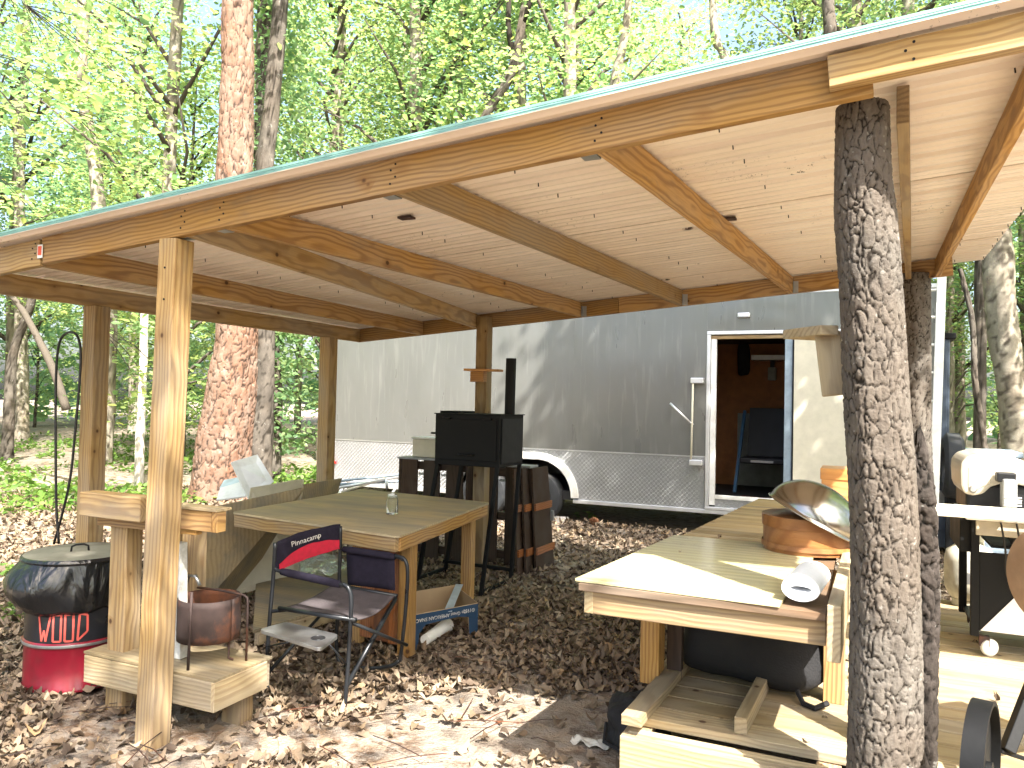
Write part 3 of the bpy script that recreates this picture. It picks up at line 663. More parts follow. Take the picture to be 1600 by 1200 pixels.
fs_ = board('foam_strip', (-3.19, 2.93, .30), (-3.205, 2.92, .89), .075, .05, 'styro', None, up=(0, 1, 0)); tag(fs_, 'tall narrow white foam strip standing behind the front post on the work stand', 'foam strip')
# rusty fire ring on rods
fr = thing('fire_ring', 'rusty half barrel fire ring hanging in a bent rod frame on the low shelf', 'fire ring', (-2.95, 3.1, .3))
fc = Vector((-3.06, 3.0, 0)); RR = .155
m = MB()
def fb(u, v): a = 2*math.pi*u; return (fc.x+RR*math.cos(a), fc.y+RR*math.sin(a), .405+.21*v+.004*noise.noise(Vector((u*9, v*3, 0))))
m.grid(48, 6, fb); m.build('band', 'rust', fr, smooth=True, solid=.004)
m = MB(); m.tube([(fc.x+.06, fc.y-.185, .30), (fc.x+.065, fc.y-.18, .68)], .007, 8); m.build('rod', 'rust', fr, smooth=True)
m = MB(); m.tube([(-2.85, 3.05, .30), (-2.85, 3.05, .60), (-2.855, 3.05, .62), (-2.88, 3.05, .63), (-3.05, 3.05, .635), (-3.20, 3.05, .63)], .006, 8); m.build('rod', 'rust', fr, smooth=True)
m = MB(); m.tube([(fc.x+.12, fc.y+.02, .45), (fc.x+.12, fc.y+.02, .31), (fc.x+.15, fc.y+.02, .305)], .006, 8); m.build('rod', 'rust', fr, smooth=True)
m = MB(); m.tube([(fc.x-.15, fc.y-.02, .66), (fc.x-.12, fc.y-.03, .71), (fc.x-.07, fc.y-.03, .715), (fc.x-.04, fc.y-.03, .67)], .009, 8); t_ = m.build('pipe_handle', 'steel', smooth=True, parent=fr)
# ================================================================ DRUM
dr = thing('steel_drum', 'red and black steel drum lettered WOOD with a black bag over its rim', 'drum', (-4.12, 3.03, 0))
dc = Vector((-4.14, 3.06, 0)); RD = .265
MD = Matrix.Translation(dc)
m = MB(); m.lathe([(0, .012), (RD-.01, .012), (RD+.003, .0), (RD+.004, .014), (RD, .02), (RD, .235), (RD+.001, .24), (RD+.011, .25), (RD+.011, .262), (RD, .272)], MD, 72); m.build('lower_body', 'drum', dr, auto=True)
m = MB(); m.lathe([(RD, .272), (RD, .50), (RD, .66)], MD, 72); m.build('upper_body', 'drumband', dr, auto=True)
m = MB(); m.lathe([(RD+.0112, .248), (RD+.013, .256), (RD+.0112, .264)], MD, 72); m.build('hoop', 'steel', dr, auto=True)
vd = (C0-dc); a0 = math.atan2(vd.y, vd.x)   # direction to the viewer round the drum
for (wa, wb_) in ((a0+.75, a0+2.6),):
    m = MB()
    m.grid(20, 4, lambda u, v: (dc.x+(RD+.0012)*math.cos(wa+(wb_-wa)*u), dc.y+(RD+.0012)*math.sin(wa+(wb_-wa)*u), .275+.2*v)); m.build('red_patch', 'drum', dr, smooth=True)
m = MB(); m.grid(6, 8, lambda u, v: (dc.x+(RD+.0012)*math.cos(a0+.28+.14*u), dc.y+(RD+.0012)*math.sin(a0+.28+.14*u), .022+.21*v)); m.build('grey_stripe', 'rust', dr, smooth=True)
def dpt(s, z): a = a0+(s-.02)/RD; return Vector((dc.x+(RD+.0015)*math.cos(a), dc.y+(RD+.0015)*math.sin(a), z))
def stroke(m, pts, w=.0055):
    for (s0, z0), (s1, z1) in zip(pts, pts[1:]):
        d = Vector((s1-s0, z1-z0)); L = d.length; d /= L; n_ = Vector((-d.y, d.x))*w; K_ = 3
        for k in range(K_):
            t0, t1 = k/K_, (k+1)/K_
            q = [(s0+(s1-s0)*t0+n_.x, z0+(z1-z0)*t0+n_.y), (s0+(s1-s0)*t0-n_.x, z0+(z1-z0)*t0-n_.y), (s0+(s1-s0)*t1-n_.x, z0+(z1-z0)*t1-n_.y), (s0+(s1-s0)*t1+n_.x, z0+(z1-z0)*t1+n_.y)]
            m.add([dpt(*p) for p in q], [(0, 1, 2, 3)])
z0_, z1_ = .285, .43
letters = [[(-.185, z1_), (-.165, z0_), (-.15, z0_+.06), (-.14, z0_), (-.115, z1_)], [(-.10, z0_), (-.10, z1_), (-.06, z1_), (-.06, z0_), (-.10, z0_)],
           [(-.04, z0_), (-.04, z1_), (.0, z1_), (.0, z0_), (-.04, z0_)], [(.022, z0_), (.03, z1_), (.068, z1_-.01), (.07, z0_+.045), (.022, z0_)]]
for L in letters:
    m = MB(); stroke(m, L); m.build('letter', 'drumred', dr)
m = MB()
def bagf(u, v):
    a = 2*math.pi*u; s = Vector((math.cos(a)*2.2, math.sin(a)*2.2, v*2.0))
    fl = .014+.016*math.sin(math.pi*min(1, v*.95))**.7+.035*noise.noise(s)*v+(.016*noise.noise(Vector((math.cos(a)*7, math.sin(a)*7, v*1.3)))+.009*noise.noise(Vector((math.cos(a)*17, math.sin(a)*17, v*2))))*math.sin(math.pi*v)**.6
    k = max(0, math.cos(a-(a0-1.05)))**3; fl += .085*k*math.sin(math.pi*min(1, v))
    z = .715-.295*v+.018*noise.noise(Vector((math.cos(a)*3, math.sin(a)*3, 7)))*v
    if v > .9: fl -= .03*(v-.9)/.1
    return (dc.x+(RD+fl)*math.cos(a), dc.y+(RD+fl)*math.sin(a), z)
m.grid(150, 30, bagf); m.build('bin_liner', 'binbag', dr, smooth=True, solid=.002)
m = MB(); m.lathe([(RD+.03, .700), (RD+.034, .712), (RD+.03, .722), (RD+.02, .728)], MD, 72); m.build('lid_rim', 'binbag', dr, auto=True)
m = MB(); m.lathe([(RD+.028, .716), (RD+.018, .727), (RD-.02, .722), (.12, .728), (0, .73)], MD, 72); m.build('lid', 'lidgrey', dr, auto=True)
rv = Vector((-math.sin(a0), math.cos(a0), 0))
m = MB(); m.tube([dc+rv*.045+Vector((0, 0, .728)), dc+rv*.042+Vector((0, 0, .757)), dc+rv*.02+Vector((0, 0, .767)), dc-rv*.02+Vector((0, 0, .767)), dc-rv*.042+Vector((0, 0, .757)), dc-rv*.045+Vector((0, 0, .728))], .006, 8); m.build('lid_handle', 'black', dr, smooth=True)
# hose on the left post
hp = [Yp(x, y, 3.5) for x, y in ((92, 850), (88, 790), (87, 700), (87, 620), (89, 560), (95, 530), (108, 519), (120, 524), (126, 548), (124, 600), (117, 680), (110, 745), (98, 800), (84, 850))]
m = MB(); pts_ = [Vector(p) for p in catmull(hp, 60)]; m.tube(pts_, .0085, 8); t_ = m.build('rubber_hose', 'cable', smooth=True); tag(t_, 'thin black hose looped over a nail on the left side post above the drum', 'hose')
# ================================================================ FOLDING CHAIR
ch = thing('folding_chair', 'dark folding camp chair with a red stripe on its back and a side tray', 'chair', (-2.75, 3.75, 0))
NV, FVc = 3.44, 3.93
def nr(x, y): return Yp(x, y, NV)
def fa(x, y): return Yp(x, y, FVc)
def ct_(name, pts, r=.0115, mat='tube'):
    m = MB(); P = [Vector(p) for p in (catmull(pts, len(pts)*5) if len(pts) > 2 else pts)]; m.tube(P, r, 10); return m.build(name, mat, ch, smooth=True)
g0 = lambda p, z: Vector((p.x, p.y, z))
nrb, nfb = g0(nr(420, 1075), .02), g0(nr(540, 1100), .02)
ct_('near_rear_leg', [nr(430, 848), nr(427, 900), nr(420, 985), nr(417, 1058), nr(424, 1080), nr(445, 1090), nr(480, 1098), nr(512, 1104)])
ct_('near_front_leg', [nr(536, 912), nr(545, 920), nr(549, 940), nr(547, 985), nr(543, 1050), nr(539, 1102)])
ct_('far_front_leg', [fa(618, 868), fa(632, 874), fa(637, 895), fa(634, 950), fa(629, 1000), fa(625, 1033)])
ct_('far_rear_leg', [fa(532, 822), fa(531, 880), fa(528, 950), fa(526, 1010), fa(535, 1038), fa(580, 1044), fa(612, 1040), fa(624, 1032)])
ct_('cross_brace', [g0(nr(540, 1060), .09), fa(618, 935)], .014)
ct_('cross_brace', [nr(547, 972), fa(636, 1008)], .010)
ct_('cross_brace', [nr(424, 955), fa(606, 940)], .010)
ct_('cross_brace', [nr(420, 1050), fa(525, 935)], .010)
# arm pads
def pad(a, b_, r):
    m = MB(); n = 8; m.tube([a+(b_-a)*(i/n) for i in range(n+1)], [r*.85]+[r]*(n-1)+[r*.85], 14); return m.build('arm_pad', 'fabric', ch, smooth=True)
pad(nr(440, 893), nr(531, 913), .022); pad(fa(537, 858), fa(617, 870), .022)
ct_('arm_bar', [nr(430, 888), nr(440, 893), nr(531, 913), nr(545, 921)], .0105)
ct_('arm_bar', [fa(532, 857), fa(540, 859), fa(615, 869), fa(630, 875)], .0105)
# back panel, slightly sagging
B = [nr(432, 890), fa(532, 856), fa(532, 818), nr(430, 846)]
def bl(P, u, v): return P[0]*(1-u)*(1-v)+P[1]*u*(1-v)+P[2]*u*v+P[3]*(1-u)*v
def backf(u, v):
    p = bl([nr(431, 893), fa(532, 857), fa(532, 818), nr(430, 848)], u, v); s = math.sin(math.pi*u)
    return p+Vector((-.035*s, 0, .008*s*(v)-.004+.006*noise.noise(Vector((u*6, v*3, 1)))))
m = MB(); m.grid(24, 8, backf); bk = m.build('backrest', 'fabric', ch, smooth=True, solid=.012)
m = MB()
def strf(u, v):
    lo = .03; hi = .10+.42*math.sin(math.pi*min(1, .12+u*.62)); q = lo+(hi-lo)*v; uu = .03+.94*u
    p = backf(uu, q); n_ = (backf(min(1, uu+.02), q)-backf(max(0, uu-.02), q)).cross(backf(uu, q+.02)-backf(uu, q-.02)).normalized()
    if n_.dot(C0-p) < 0: n_ = -n_
    return p+n_*.0135
m.grid(24, 4, strf); m.build('red_stripe', 'redfab', bk, smooth=True)
pm = backf(.5, .72); dx = (backf(.85, .78)-backf(.3, .70)); dyv = backf(.5, .9)-backf(.5, .5)
nz = dx.cross(dyv).normalized(); nz = nz if nz.dot(C0-pm) > 0 else -nz
text('lettering', 'Pinnacamp', 'lettering', frame(pm+nz*.0160+Vector((0,0,.0)), dx, dyv), .045, bk, .0006, (1.15, 1))
# seat, side panel
SQ = [nr(440, 950), nr(555, 968), fa(617, 930), fa(520, 913)]
def seatf(u, v): p = bl(SQ, u, v); return p+Vector((0, 0, -.035*math.sin(math.pi*v)*(.6+.4*u)+.004*noise.noise(Vector((u*5, v*5, 4)))))
m = MB(); m.grid(18, 18, seatf); m.build('seat', 'seatfab', ch, smooth=True, solid=.006)
ct_('seat_rail', [nr(436, 950), nr(556, 969)], .013); ct_('seat_rail', [fa(518, 913), fa(620, 931)], .012)
m = MB(); m.grid(6, 6, lambda u, v: bl([fa(543, 914), fa(617, 923), fa(616, 872), fa(541, 862)], u, v)+Vector((0, .01*math.sin(math.pi*u), 0))); m.build('side_panel', 'fabric', ch, smooth=True, solid=.004)
# side tray
zt_ = nr(470, 975).z
tr = [Vector((*Zp(x, y, zt_)[:2], zt_)) for x, y in ((404, 983), (500, 1013), (530, 991), (446, 971))]
m = MB(); m.poly([p-Vector((0, 0, .02)) for p in rounded(tr, .035)], (0, 0, .02)); ty = m.build('side_tray', 'steel', ch, bevel=.003)
tcn = Zp(497, 997, zt_); m = MB(); m.lathe([(.034, .0005), (.034, .003), (.038, .003), (.038, .0005)], Matrix.Translation((tcn.x, tcn.y, zt_)), 28); m.build('cup_ring', 'tube', ty, smooth=True)
m = MB(); m.lathe([(0, .001), (.034, .001)], Matrix.Translation((tcn.x, tcn.y, zt_)), 28); m.build('cup_hole_shade', 'darkin', ty)  # flat dark disc painted as the shade inside the cup hole
ct_('tray_strut', [nr(418, 1010), (tr[0]+tr[1])/2-Vector((0, 0, .02))], .005); ct_('tray_strut', [nr(543, 1040), (tr[1]+tr[2])/2-Vector((0, 0, .02))], .005)
# ================================================================ CARTON + CUP
cb = thing('cardboard_carton', 'open blue printed cardboard snack carton lying upside down on the dead leaves', 'carton', (-2.75, 4.9, 0))
H_ = .235
k0 = Zp(640, 965, H_*.0); 
top = [Zp(638, 962, H_), Zp(747, 942, H_), Zp(684, 919, H_), Zp(610, 930, H_)]
top = [Vector((p.x, p.y, H_)) for p in top]
top[2] = top[1]+(top[3]-top[0])*1.0
names = ['printed_side', 'end_flap', 'rear_side', 'end_flap']
nrm_o = Vector((0, 0, 0)); cc = sum(top, Vector())/4
for i in range(4):
    a, c = top[i], top[(i+1) % 4]; d = (c-a).normalized(); n_ = Vector((d.y, -d.x, 0)); n_ = n_ if n_.dot(a-cc) > 0 else -n_
    if i == 0:
        L = (c-a).length; q = lambda u, z: a+d*(u*L)+Vector((0, 0, z-H_))
        out = [q(0, 0), q(.14, 0), q(.15, .10), q(.24, .155), q(.70, .165), q(.86, .150), q(.87, .06), q(.89, 0), q(1, 0), q(1, H_), q(0, H_)]
    else: out = [Vector((a.x, a.y, 0)), Vector((c.x, c.y, 0)), c, a]
    m = MB(); m.poly(out, -n_*.004); m.build(names[i], 'carton', cb)
    m = MB(); off = n_*.0012; m.poly([p+off-Vector((0, 0, .004 if p.z > .1 and abs(p.z-H_) < .001 else 0)) for p in out], -n_*.0008); m.build('print', 'navy', cb)
a, c = top[0], top[1]; d = (c-a).normalized(); n_ = Vector((d.y, -d.x, 0)); n_ = n_ if n_.dot(a-cc) > 0 else -n_
mid = (a+c)/2
xdir = -d
text('lettering', 'the Great AMERICAN SNACK', 'lettering', frame(mid-d*.03+n_*.0022-Vector((0, 0, .045)), -d, (0, 0, -1)), .034, cb, .0004)
text('lettering', '\u00a91952', 'lettering', frame(mid+d*.205+n_*.0022-Vector((0, 0, .040)), -d, (0, 0, -1)), .036, cb, .0004)
m = MB(); p0_, p1_ = top[0]*.45+top[1]*.55, top[2]*.8+top[1]*.2; sd_ = (p1_-p0_).cross(Vector((0, 0, 1))).normalized()*.028
m.add([p0_-sd_-Vector((0, 0, .02)), p0_+sd_-Vector((0, 0, .02)), p1_+sd_+Vector((0, 0, .03)), p1_-sd_+Vector((0, 0, .03))], [(0, 1, 2, 3)]); m.build('packing_strip', 'foil', cb, solid=.002)
cu = thing('paper_cup', 'white paper cup with a green print lying on its side in the carton opening', 'cup', (-2.75, 4.8, .03))
ca_, cb_ = Zp(664, 1000, .05), Zp(699, 976, .06)
dd = (cb_-ca_).normalized(); 
CM = frame(ca_, dd.orthogonal(), dd.cross(dd.orthogonal()));
if (CM.to_3x3() @ Vector((0, 0, 1))).dot(dd) < 0: CM = CM @ Matrix.Rotation(math.pi, 4, 'X')
L = (cb_-ca_).length
m = MB(); m.lathe([(0, .004), (.033, .004), (.034, 0), (.046, L), (.049, L), (.049, L-.004), (.046, L-.006)], CM, 36); cpb = m.build('wall', 'white', cu, auto=True)
m = MB(); m.grid(8, 4, lambda u, v: CM @ Vector(((.0405+.0065*v)*math.cos(1.2+u*1.4), (.0405+.0065*v)*math.sin(1.2+u*1.4), L*(.5+.35*v)))); m.build('print', 'leaf_print' if 'leaf_print' in MT else 'tan', cpb, smooth=True)
# ================================================================ SMOKER
sm = thing('black_smoker', 'black sheet steel smoker cabinet on tall splayed legs with a chimney pipe', 'smoker', (-3.2, 6.25, 0))
bt = 1.08
x0, x1 = -3.47, -2.83; y0_, y1_ = 5.98, 6.48; ztp = 1.53
m = MB(); m.box((x0, y0_, bt), (x1, y1_, ztp)); m.build('cabinet', 'black', sm, bevel=.004)
m = MB(); m.box((x0-.01, y0_-.012, ztp), (x1+.012, y1_+.012, ztp+.008)); m.build('lid_plate', 'black', sm, bevel=.002)
m = MB(); m.box((x0-.012, y0_+.1, ztp+.008), (x0+.19, y1_-.1, ztp+.028)); m.build('vent_slide', 'black', sm, bevel=.002)
m = MB(); m.box((x1+.0005, y0_+.03, bt+.03), (x1+.012, y1_-.03, ztp-.03)); m.build('side_door', 'grey' if 0 else 'cast', sm, bevel=.004)
m = MB(); m.box((x0+.03, y0_-.010, bt+.05), (x1-.03, y0_-.0005, ztp-.04)); fd = m.build('front_door', 'black', sm, bevel=.003)
for hx_ in (x0+.12, x1-.12): m = MB(); m.tube([(hx_-.04, y0_-.014, ztp-.035), (hx_+.04, y0_-.014, ztp-.035)], .009, 10); m.build('hinge', 'cast', fd)
m = MB(); m.tube([(-3.22, y0_-.01, bt+.1), (-3.22, y0_-.045, bt+.1), (-3.08, y0_-.045, bt+.1), (-3.08, y0_-.01, bt+.1)], .007, 8); m.build('door_handle', 'cast', fd, smooth=True)
pb0 = Yp(796, 655, 6.35); pt0 = Yp(797, 560, 6.35)
m = MB(); m.tube([(pb0.x, 6.35, 1.50), (pb0.x+.005, 6.35, pt0.z)], .047, 28); m.build('chimney', 'black', sm, auto=True)
m = MB(); m.tube([(x0-.13, y0_+.15, 1.35), (x0, y0_+.15, 1.35)], .009, 8); m.build('handle', 'black', sm, smooth=True)
for (a, c) in (((x1-.02, y0_+.02, bt+.05), (-2.92, 5.86, 0)), ((x1-.02, y1_-.02, bt+.05), (-2.90, 6.42, 0)), ((x0+.03, y0_+.02, bt+.05), (-3.62, 5.98, 0)), ((x0+.03, y1_-.02, bt+.05), (-3.6, 6.45, 0))):
    board('leg', c, a, .032, .032, 'black', sm, up=(0, 1, 0), bevel=.002)
board('foot_rail', (-2.92, 5.86, .03), (-2.90, 6.42, .03), .03, .03, 'black', sm)
board('foot_rail', (-3.62, 5.98, .05), (-3.6, 6.45, .05), .03, .03, 'black', sm)
board('foot_rail', (-3.62, 6.45, .12), (-2.90, 6.42, .12), .03, .03, 'black', sm)
# ================================================================ DARK PALLET PANELS
LB = ['rearmost', 'second', 'third', 'front']
def crate(x0, y0, x1, h, yaw, depth, label, tilt=0.):
    t = thing('slatted_crate', label, 'crate', (x0, y0, 0))
    R_ = Matrix.Translation((x0, y0, 0)) @ Matrix.Rotation(yaw, 4, 'Z') @ Matrix.Rotation(tilt, 4, 'X'); L = x1-x0
    n = max(2, int(L/.24)); w = L/n
    for k in range(n):
        a = R_ @ Vector((w*(k+.5), 0, .02)); c = R_ @ Vector((w*(k+.5), 0, h)); board('slat', a, c, w*.72, .02, 'dark', t, up=R_.to_3x3() @ Vector((0, 1, 0)))
    for z in (.12, h*.5, h-.06):
        board('cross_rail', R_ @ Vector((0, .045, z)), R_ @ Vector((L, .045, z)), .06, .08, 'dark', t)
    board('side_panel', R_ @ Vector((0, depth/2+.012, .02)), R_ @ Vector((0, depth/2+.012, h)), .025, depth, 'dark', t, up=R_.to_3x3() @ Vector((0, 1, 0)))
    board('side_panel', R_ @ Vector((L, depth/2+.012, .02)), R_ @ Vector((L, depth/2+.012, h)), .025, depth, 'dark', t, up=R_.to_3x3() @ Vector((0, 1, 0)))
    m = MB(); m.hexa([R_ @ Vector(p) for p in ((-.015, -.015, h), (L+.015, -.015, h), (L+.015, depth+.03, h), (-.015, depth+.03, h), (-.015, -.015, h+.02), (L+.015, -.015, h+.02), (L+.015, depth+.03, h+.02), (-.015, depth+.03, h+.02))]); m.build('top_board', 'grey', t, bevel=.002)
    for k in range(n-1):
        p = R_ @ Vector((w*(k+1), .02, h*.86)); m = MB(); m.box(p-Vector((.03, .01, .012)), p+Vector((.03, .0, .012))); m.build('metal_clip', 'steel', t)
    return t
crate(-4.42, 6.88, -3.62, 1.03, .0, .16, 'dark stained slatted crate standing behind the left side of the smoker')
crate(-3.58, 7.00, -2.98, 1.00, .0, .16, 'dark stained slatted crate standing behind the middle rear post')
for i, dy in enumerate((0, .09, .2)):
    pn = thing('dark_panel', ['dark brown wooden panel leaning at the front of the stack right of the smoker', 'dark brown wooden panel in the middle of the stack right of the smoker', 'dark brown wooden panel at the back of the stack beside the trailer wheel'][i], 'panel', (-3.0, 6.9+dy, 0))
    xx = -2.94+dy*.55
    P = [Vector((xx-.02, 6.72+dy, .0)), Vector((xx+.0, 7.14+dy, .0)), Vector((xx-.10, 7.16+dy, 1.0)), Vector((xx-.12, 6.80+dy, 1.0))]
    m = MB(); m.quad(P, .022); m.build('sheet', 'dark', pn, bevel=.002)
    for z in (.2, .62): 
        a = P[0].lerp(P[3], z)+Vector((.012, 0, 0)); c = P[1].lerp(P[2], z)+Vector((.012, 0, 0)); board('batten', a, c, .02, .07, 'redwood', pn)
    m = MB(); q = P[1].lerp(P[2], .5)+Vector((.02, 0, 0)); m.box(q-Vector((.02, .03, .05)), q+Vector((.01, .01, .05))); m.build('metal_clip', 'steel', pn)
m = MB(); a = Yp(648, 708, 7.0); m.box((a.x, 6.95, 1.052), (a.x+.4, 7.15, 1.24))
t_ = thing('utility_box', 'grey beige plastic box sitting on top of the left slatted crate', 'box', (a.x, 7., 1.05)); m.build('body', 'paper', t_, bevel=.01)
m = MB(); m.box((a.x-.012, 6.94, 1.24), (a.x+.42, 7.16, 1.262)); m.build('lid', 'white', t_, bevel=.006)
# poles piled behind the table
for i, (x0, y0, x1, y1, v0, v1, c) in enumerate(((525, 763, 625, 745, 7.0, 8.3, 'alu'), (528, 757, 622, 752, 7.5, 8.1, 'slate2'), (535, 768, 600, 748, 7.2, 8.6, 'paper'), (603, 748, 605, 764, 7.6, 7.6, 'alu'), (528, 752, 640, 740, 7.4, 9.0, 'slate2'))):
    m = MB(); a, c_ = Yp(x0, y0, v0), Yp(x1, y1, v1); m.tube([a, c_], .017, 8)
    t_ = m.build('metal_pole', c, smooth=True); tag(t_, ['silver pole lowest in the pile behind the table', 'pale blue pole crossing low in the pile behind the table', 'cream pole slanting up in the pile behind the table', 'short silver pole standing upright at the right end of the pole pile', 'long pale blue pole lying on top of the pile behind the table'][i], 'pole')
rk = thing('metal_trestle', 'low folded metal trestle carrying the pile of poles behind the table', 'trestle', (-5.5, 7.8, 0))
fp = [Vector((*Zp(x, y, .45)[:2], .45)) for x, y in ((528, 775), (610, 775), (625, 752), (540, 752))]
m = MB(); m.tube([fp[0], fp[1], fp[2], fp[3], fp[0]], .02, 8); m.build('rail', 'alu', rk)
for p in fp: m = MB(); m.tube([p, (p.x, p.y, 0)], .018, 8); m.build('leg', 'alu', rk)
# ================================================================ TRAILER
TV = 9.94; TX0, TX1 = -7.68, .78; TB, TP, TT = .34, 1.01, 3.05; TW = 2.45
tr_ = thing('cargo_trailer', 'long grey enclosed cargo trailer with a tread plate skirt and an open side door', 'trailer', ((TX0+TX1)/2, TV+TW/2, 0))
DX0, DX1, DB, DT = -1.74, -.80, .50, 2.50      # door opening
# side skin panels with rivets
xs = [TX0, -6.66, -5.62, -4.58, -3.6, -2.72, DX0-.06, DX1+.06, .0, TX1]
riv = MB()
for i in range(len(xs)-1):
    a, c = xs[i]+.0004, xs[i+1]-.0004
    zb0 = TP+.003 if not (a > DX0-.1 and c < DX1+.1) else DT+.06
    if a > DX1: zb0 = TP+.003
    m = MB(); d = .004*(i % 2)*.3
    nx_, nz_ = 12, 12
    def sk(u, v): return (a+(c-a)*u, TV+.0-.006*math.sin(math.pi*u)*math.sin(math.pi*v)+.004*noise.noise(Vector((a+u*2.5, v*2.5, 0)))-d, zb0+(TT-zb0)*v)
    m.grid(nx_, nz_, sk); m.build('skin_panel', 'skin', tr_, auto=True, solid=-.02)
    for xx in (a+.02, (a+c)/2):
        z = zb0+.08
        while z < TT-.06: riv.box((xx-.006, TV-.012-d, z-.006), (xx+.006, TV-.002, z+.006)); z += .155
riv.build('rivet', 'alu', tr_, kind='stuff')
m = MB(); m.box((TX0, TV+.024, TP), (DX0-.06, TV+.03, TT)); m.box((DX1+.06, TV+.024, TP), (TX1, TV+.03, TT)); m.build('backing', 'darkin', tr_)
m = MB(); m.box((TX0, TV-.025, TT), (TX1, TV+.03, TT+.05)); m.build('roof_rail', 'alu', tr_, bevel=.006)
m = MB(); m.box((TX0, TV-.014, TP-.015), (DX0-.07, TV-.003, TP+.012)); m.build('skirt_trim', 'alu', tr_, bevel=.002)
m = MB(); m.box((DX1+.07, TV-.014, TP-.015), (TX1, TV-.003, TP+.012)); m.build('skirt_trim', 'alu', tr_, bevel=.002)
WX = (-4.09, -4.93); WR = .345; AR = .52; ac = .36
def arch_pts(r, n=10):
    P = []; xr, xl_ = WX[0], WX[1]
    for k in range(n+1): t = k/n*math.pi/2; P.append((xr+r*math.cos(t), ac+r*math.sin(t)))
    for k in range(n+1): t = math.pi/2+k/n*math.pi/2; P.append((xl_+r*math.cos(t), ac+r*math.sin(t)))
    return P
for nm, a, c in (('skirt_plate', TX0, WX[1]-AR-.07), ('skirt_plate', WX[0]+AR+.07, DX0-.07), ('skirt_plate', DX1+.07, TX1)):
    m = MB(); m.box((a, TV-.004, TB), (c, TV+.02, TP-.016)); m.build(nm, 'plate', tr_)
ap = arch_pts(AR+.07); m = MB()
pts2 = [(WX[0]+AR+.069, TP-.016), (WX[1]-AR-.069, TP-.016)]
full = [(x, TV-.004, z) for x, z in ap]; 
# plate above the arch as strips
for (x0_, z0a), (x1_, z1a) in zip(ap, ap[1:]):
    m.hexa([(x1_, TV-.004, z1a), (x0_, TV-.004, z0a), (x0_, TV+.02, z0a), (x1_, TV+.02, z1a), (x1_, TV-.004, TP-.016), (x0_, TV-.004, TP-.016), (x0_, TV+.02, TP-.016), (x1_, TV+.02, TP-.016)])
m.build('skirt_plate', 'plate', tr_)
oi, ii = arch_pts(AR+.075), arch_pts(AR-.02); m = MB(); n = len(oi)
m.add([(x, TV-.055, z) for x, z in oi]+[(x, TV-.055, z) for x, z in ii]+[(x, TV+.0, z) for x, z in oi]+[(x, TV+.25, z) for x, z in ii],
      [(k, k+1, n+k+1, n+k) for k in range(n-1)]+[(2*n+k, 2*n+k+1, k+1, k) for k in range(n-1)]+[(n+k, n+k+1, 3*n+k+1, 3*n+k) for k in range(n-1)])
m.build('fender', 'white', tr_, auto=True)
m = MB(); m.box((TX0, TV-.03, TB-.05), (WX[1]-AR, TV+.05, TB)); m.box((WX[0]+AR, TV-.03, TB-.05), (TX1, TV+.05, TB)); m.build('sill_rail', 'alu', tr_, bevel=.005)
for wx in WX:
    w_ = MB(); Mw = Matrix.Translation((wx, TV+.06, WR-.01)) @ Matrix.Rotation(math.pi/2, 4, 'X')
    w_.lathe([(.20, -.1), (.27, -.11), (WR-.02, -.1), (WR, -.07), (WR, .07), (WR-.02, .1), (.27, .11), (.20, .09), (.195, .07)], Mw, 48); ty = w_.build('wheel', 'rubber', tr_, auto=True)
    w_ = MB(); w_.lathe([(.2, .085), (.19, .09), (.175, .05), (.10, .03), (.07, .06), (.04, .075), (0, .075)], Mw, 32); w_.build('rim', 'cast', ty, auto=True)
m = MB(); m.box((TX0, TV+.03, TB-.02), (TX1, TV+TW, TB+.10)); m.build('floor', 'darkin', tr_)
m = MB(); m.box((TX0, TV+.03, TT), (TX1, TV+TW, TT+.04)); m.build('trailer_roof', 'alu', tr_)
m = MB(); m.box((TX0, TV+TW-.04, TB+.1), (TX1, TV+TW, TT)); m.build('rear_wall', 'skin', tr_)
m = MB(); m.box((TX0, TV+.03, TB+.1), (TX0+.03, TV+TW-.04, TT)); m.build('end_wall', 'skin', tr_)
m = MB(); m.box((TX1-.03, TV+.03, TB+.1), (TX1, TV+TW-.04, TT)); m.build('end_wall', 'skin', tr_)
m = MB(); m.box((-3.4, TV+TW-.09, TB+.1), (-1.75, TV+TW-.045, TT)); m.box((-1.75, TV+TW-.09, 1.55), (TX1-.03, TV+TW-.045, TT)); m.build('inner_lining', 'orange', tr_)
m = MB(); m.box((-1.749, TV+TW-.085, TB+.1), (TX1-.03, TV+TW-.045, 1.549)); m.build('inner_lining', 'lining', tr_)
m = MB(); m.box((-3.44, TV+.03, TB+.1), (-3.4, TV+TW-.1, TT-.0)); m.build('partition', 'orange', tr_)
m = MB(); m.box((-3.4, TV+.02, TB+.1), (DX0-.06, TV+.035, TT)); m.box((DX1+.06, TV+.02, TB+.1), (TX1-.03, TV+.035, TT)); m.build('inner_lining', 'orange', tr_)
m = MB(); m.box((-3.4, TV+.4, 2.62), (TX1-.03, TV+TW-.1, 2.9)); m.build('overhead_shelf', 'dark', tr_)
m = MB(); m.box((-1.5, TV+1.9, 2.35), (TX1-.05, TV+2.3, 2.42)); m.build('light_strip', 'steel', tr_)
